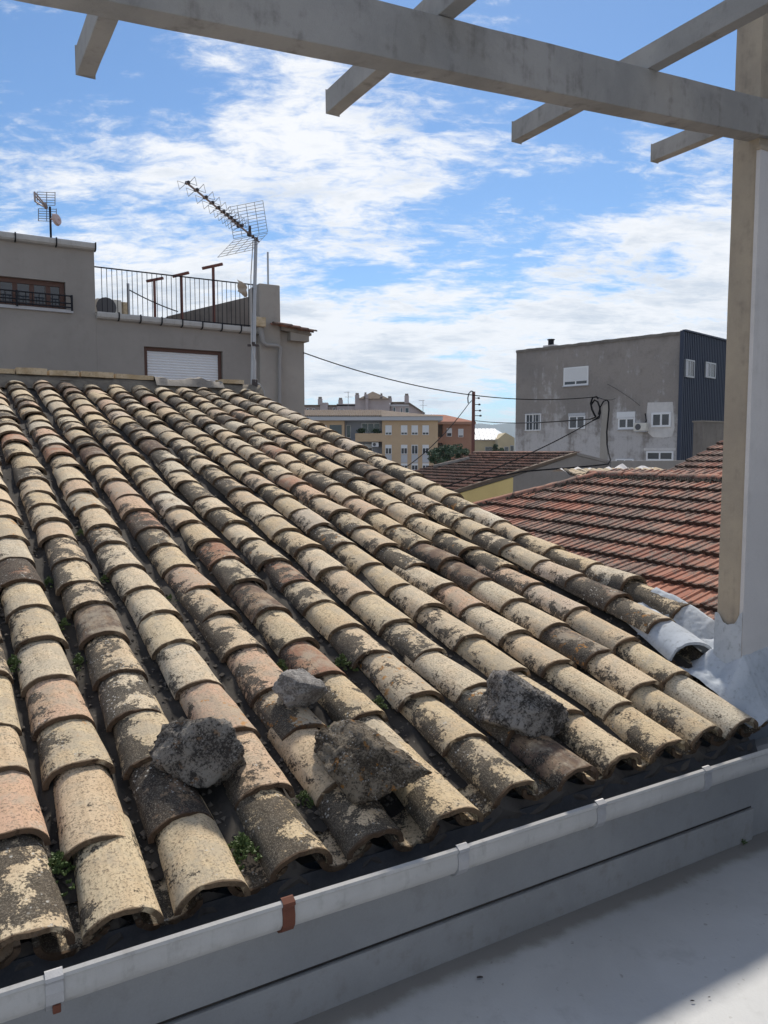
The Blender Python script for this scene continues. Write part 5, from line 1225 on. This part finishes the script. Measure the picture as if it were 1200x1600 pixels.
def leaves(name, label, blobs, count, size, parent=None, group=None, mat='leaf', part=None):
    """foliage: many small bent leaf faces spread through several uneven clumps"""
    rnd = random.Random(hash(label) % 9973 if False else sum(map(ord, label))); V, Fc = [], []
    for c, r in blobs:
        for _ in range(int(count / len(blobs))):
            d = Vector((rnd.gauss(0, 1), rnd.gauss(0, 1), rnd.gauss(0, 1))).normalized(); q = rnd.random() ** .45
            k = 1 + .35 * mnoise.noise(d * 2.5 + Vector(c) * .3); p = Vector(c) + Vector((d.x * r[0], d.y * r[1], d.z * r[2])) * q * k
            a = Vector((rnd.gauss(0, 1), rnd.gauss(0, 1), rnd.gauss(0, 1))).normalized() * size * rnd.uniform(.5, 1.3); b = a.orthogonal().normalized() * a.length * .45; n = len(V)
            V += [p - a, p + b, p + a, p - b]; Fc.append([n, n + 1, n + 2, n + 3])
    me = bpy.data.meshes.new(part or name); me.from_pydata([tuple(v) for v in V], [], Fc); me.materials.append(M[mat]); o = bpy.data.objects.new(part or name, me); COL.objects.link(o); attach(o, parent)
    if parent is None: tag(o, label, 'plant', group)
    return o
far_blocks()

def trees():
    def tree(label, x, y, Y, rx, rz, n=1500, size=.22):
        c = atZ(x, y, Y); t = thing('tree', label, 'tree', (c.x, c.y, 0), 'street trees below the apartment blocks'); rnd = random.Random(int(x * 7 + y))
        bm = bmnew(); tube(bm, [(c.x, c.y, 0), (c.x + .1, c.y, c.z * .5), (c.x, c.y, c.z)], [.28, .2, .08], 8)
        for i in range(5): an = rnd.uniform(0, 6.28); tube(bm, [(c.x, c.y, c.z - rz * .8), (c.x + math.cos(an) * rx * .6, c.y + math.sin(an) * rx * .6, c.z + rnd.uniform(-.2, .6) * rz)], [.09, .03], 5)
        obj('trunk', bm, M['bark'], t)
        bl = [(Vector((c.x + rnd.uniform(-.7, .7) * rx, c.y + rnd.uniform(-.6, .6) * rx, c.z + rnd.uniform(-.7, .7) * rz)), (rx * rnd.uniform(.3, .5), rx * .45, rz * rnd.uniform(.3, .5))) for _ in range(9)]
        leaves('crown', label, bl, n, size, t, part='crown')
    tree('green street tree left of the utility pole, larger one', 699, 709, 95, 2.0, 1.3)
    tree('green street tree right beside the utility pole, smaller one', 722, 709, 97, 1.2, .8, 700)
    tree('small dark conifer by the cream building', 773, 703, 170, .9, 1.6, 500, .25)
    tree('low bush right of the cream building doorway', 786, 706, 168, .9, 1.0, 400, .25)
    tree('low dark hedge tree under the salmon balcony', 681, 716, 90, 1.2, .9, 600, .2)
trees()

# ------------------------------------------------------------------ utility pole and cables
def cables():
    Y = 44.0; b = atZ(739, 700, Y); top = atZ(740, 612, Y); t = thing('utility_pole', 'rust-brown utility pole with four insulators and looped cable', 'utility pole', (b.x, b.y, 0))
    bm = bmnew(); prism(bm, [Vector((b.x - .11, Y - .07, 0)), Vector((b.x + .11, Y - .07, 0)), Vector((b.x + .11, Y + .07, 0)), Vector((b.x - .11, Y + .07, 0))], [Vector((top.x - .085, Y - .06, top.z)), Vector((top.x + .085, Y - .06, top.z)), Vector((top.x + .085, Y + .06, top.z)), Vector((top.x - .085, Y + .06, top.z))]); obj('shaft', bm, M['pole'], t)
    for y in (622, 632, 641.5, 649.5):
        p = atZ(741, y, Y); q = atZ(748 + (y - 622) * .1, y, Y); bm = bmnew(); tube(bm, [p, q], .022, 6); a = obj('arm', bm, M['black'], t); bm = bmnew(); tube(bm, [q + Vector((0, 0, -.05)), q, q + Vector((0, 0, .05))], [.05, .075, .04], 8); obj('insulator', bm, M['plastic'], a)
    def px(*pts): return [atZ(x, y, z) for x, y, z in pts]
    bm = bmnew(); tube(bm, px((739.5, 612, Y - .1), (736, 611, Y - .1), (732.5, 615, Y - .1), (731, 622, Y - .1), (731.5, 630, Y - .1)), .035, 6); obj('loop', bm, M['cable'], t)
    def cable(label, pts, r, group='overhead cables'):
        bm = bmnew(); tube(bm, pts, r, 6); o = obj('overhead_cable', bm, M['cable'], smooth=True); tag(o, label, 'cable', group); return o
    J = 21.0                                   # the cables meet over the yard in front of the grey block
    F = EN; a, c = onb(474, 551, F, 15.95)
    cable('overhead cable from the left house corner to the knot before the grey block', sag(F(a, 15.95, c), atZ(932, 620, J), .42, 20) + sag(atZ(932, 620, J), atZ(962, 622, 44), .1, 6)[1:], .0125)
    cable('overhead cable from the utility pole straight to the cable knot', sag(atZ(741, 657, Y), atZ(905, 656, 24), .12, 14) + px((922, 655, 22), (930, 652, J)), .020)
    cable('overhead cable sloping down left from the utility pole over the brown roof', px((737, 626, Y), (733, 630, 43.5)) + sag(atZ(733, 630, 43.5), atZ(640, 726, 36), .25, 14)[1:] + px((560, 775, 30)), .022)
    cable('overhead cable sloping from the knot down over the brown roof and yellow gable', px((938, 648, J), (930, 655, J)) + sag(atZ(925, 658, J), atZ(690, 762, 16.5), .12, 16) + px((660, 780, 16)), .016)
    cable('drooping black cable hanging from the knot down to the yard wall and back left', px((935, 648, J), (938, 636, J), (943, 627, J), (948, 625, J), (951, 628, J), (951.5, 640, J), (950, 655, J), (948, 675, J), (948.5, 695, J), (951, 709, J - .6), (954, 719, J - 1.2), (950, 725, 19.4), (930, 727.5, 19), (890, 731, 18.6), (850, 734, 18.3), (815, 737, 18), (780, 744, 17), (740, 752, 16.5)), .020)
    bm = bmnew(); tube(bm, px((931, 652, J), (925, 640, J), (923, 630, J), (926, 621, J), (932, 620, J), (935, 623, J)), .026, 6); tube(bm, px((924, 632, J), (929, 625, J - .1), (934, 628, J - .1), (937, 636, J - .1), (938, 645, J - .1), (936, 653, J - .1), (926, 657, J)), .024, 6); o = obj('cable_knot', bm, M['cable'], smooth=True); tag(o, 'looped knot of black cables hanging before the grey block', 'cable')
    # service wire on the block's facade
    bm = bmnew(); pts = [(GF(*(lambda q: (q[0], -.08, q[1]))(onb(x, y, GF, -.08)))) for x, y in ((949, 600), (962, 607), (985, 622), (1000, 634))]; tube(bm, pts, .011, 5); o = obj('service_wire', bm, M['cable']); tag(o, 'thin service wire slanting across the grey block facade', 'cable')
    bm = bmnew(); p = onb(1008, 655, GF, -.08); pts = [(GF(*(lambda q: (q[0], -.1, q[1]))(onb(x, y, GF, -.1)))) for x, y in ((1007, 662), (1010, 658), (1009, 650), (1008, 646))]; tube(bm, pts, .035, 5); o = obj('refrigerant_pipe', bm, M['cable']); tag(o, 'short black pipe rising from the facade air conditioner', 'pipe')
cables()

# ------------------------------------------------------------------ specks lying on the terrace floor
def litter():
    for i, (x, y, s, lab) in enumerate(((750, 1530, .010, 'largest dark dried leaf scrap on the terrace floor'), (972, 1374, .005, 'tiny dark crumb on the floor near the wall foot'), (1082, 1566, .006, 'dark speck of grit at the lower right of the floor'), (1108, 1560, .004, 'smallest speck of grit at the lower right of the floor'))):
        d = ray(x, y); t = -1.653 / d.z; p = Vector((0, 0, EYE)) + d * t; rnd = random.Random(i); bm = bmnew(); rows = []
        for a in range(5): rows.append([p + Vector((s * (a - 2) * .5, s * (b - 2) * .28 * (1 - abs(a - 2) * .3), .003 + .35 * s * abs(b - 2) * .5 + rnd.uniform(0, .2) * s)) for b in range(5)])
        grid_sheet(bm, rows); o = obj('dry_scrap', bm, M['plastic']); tag(o, lab, 'scrap', 'specks on the terrace floor')
    a, c = onb(1158, 1298, EN, 1.955); p = EN(a, 1.94, -1.653); leaves('weed', 'tiny green weed in the floor corner below the gutter end', [(p + Vector((0, 0, .012)), (.012, .012, .014))], 40, .006, mat='sedum')
litter()

# ------------------------------------------------------------------ summer haze
def haze():
    m = bpy.data.materials.new('haze_air'); m.use_nodes = True; nt = m.node_tree; nt.nodes.clear()
    v = nt.nodes.new('ShaderNodeVolumePrincipled'); o = nt.nodes.new('ShaderNodeOutputMaterial'); nt.links.new(v.outputs[0], o.inputs['Volume'])
    v.inputs['Color'].default_value = (.62, .80, 1.0, 1); v.inputs['Density'].default_value = 0.00009; v.inputs['Anisotropy'].default_value = 0.2
    bm = bmnew(); vs_ = [bm.verts.new((x, y, z)) for z in (-10, 380) for y in (-400, 14100) for x in (-9500, 9500)]
    for f in ((0, 2, 3, 1), (4, 5, 7, 6), (0, 1, 5, 4), (2, 6, 7, 3), (0, 4, 6, 2), (1, 3, 7, 5)): bm.faces.new([vs_[i] for i in f])
    obj('haze', bm, m, kind='stuff')
haze()
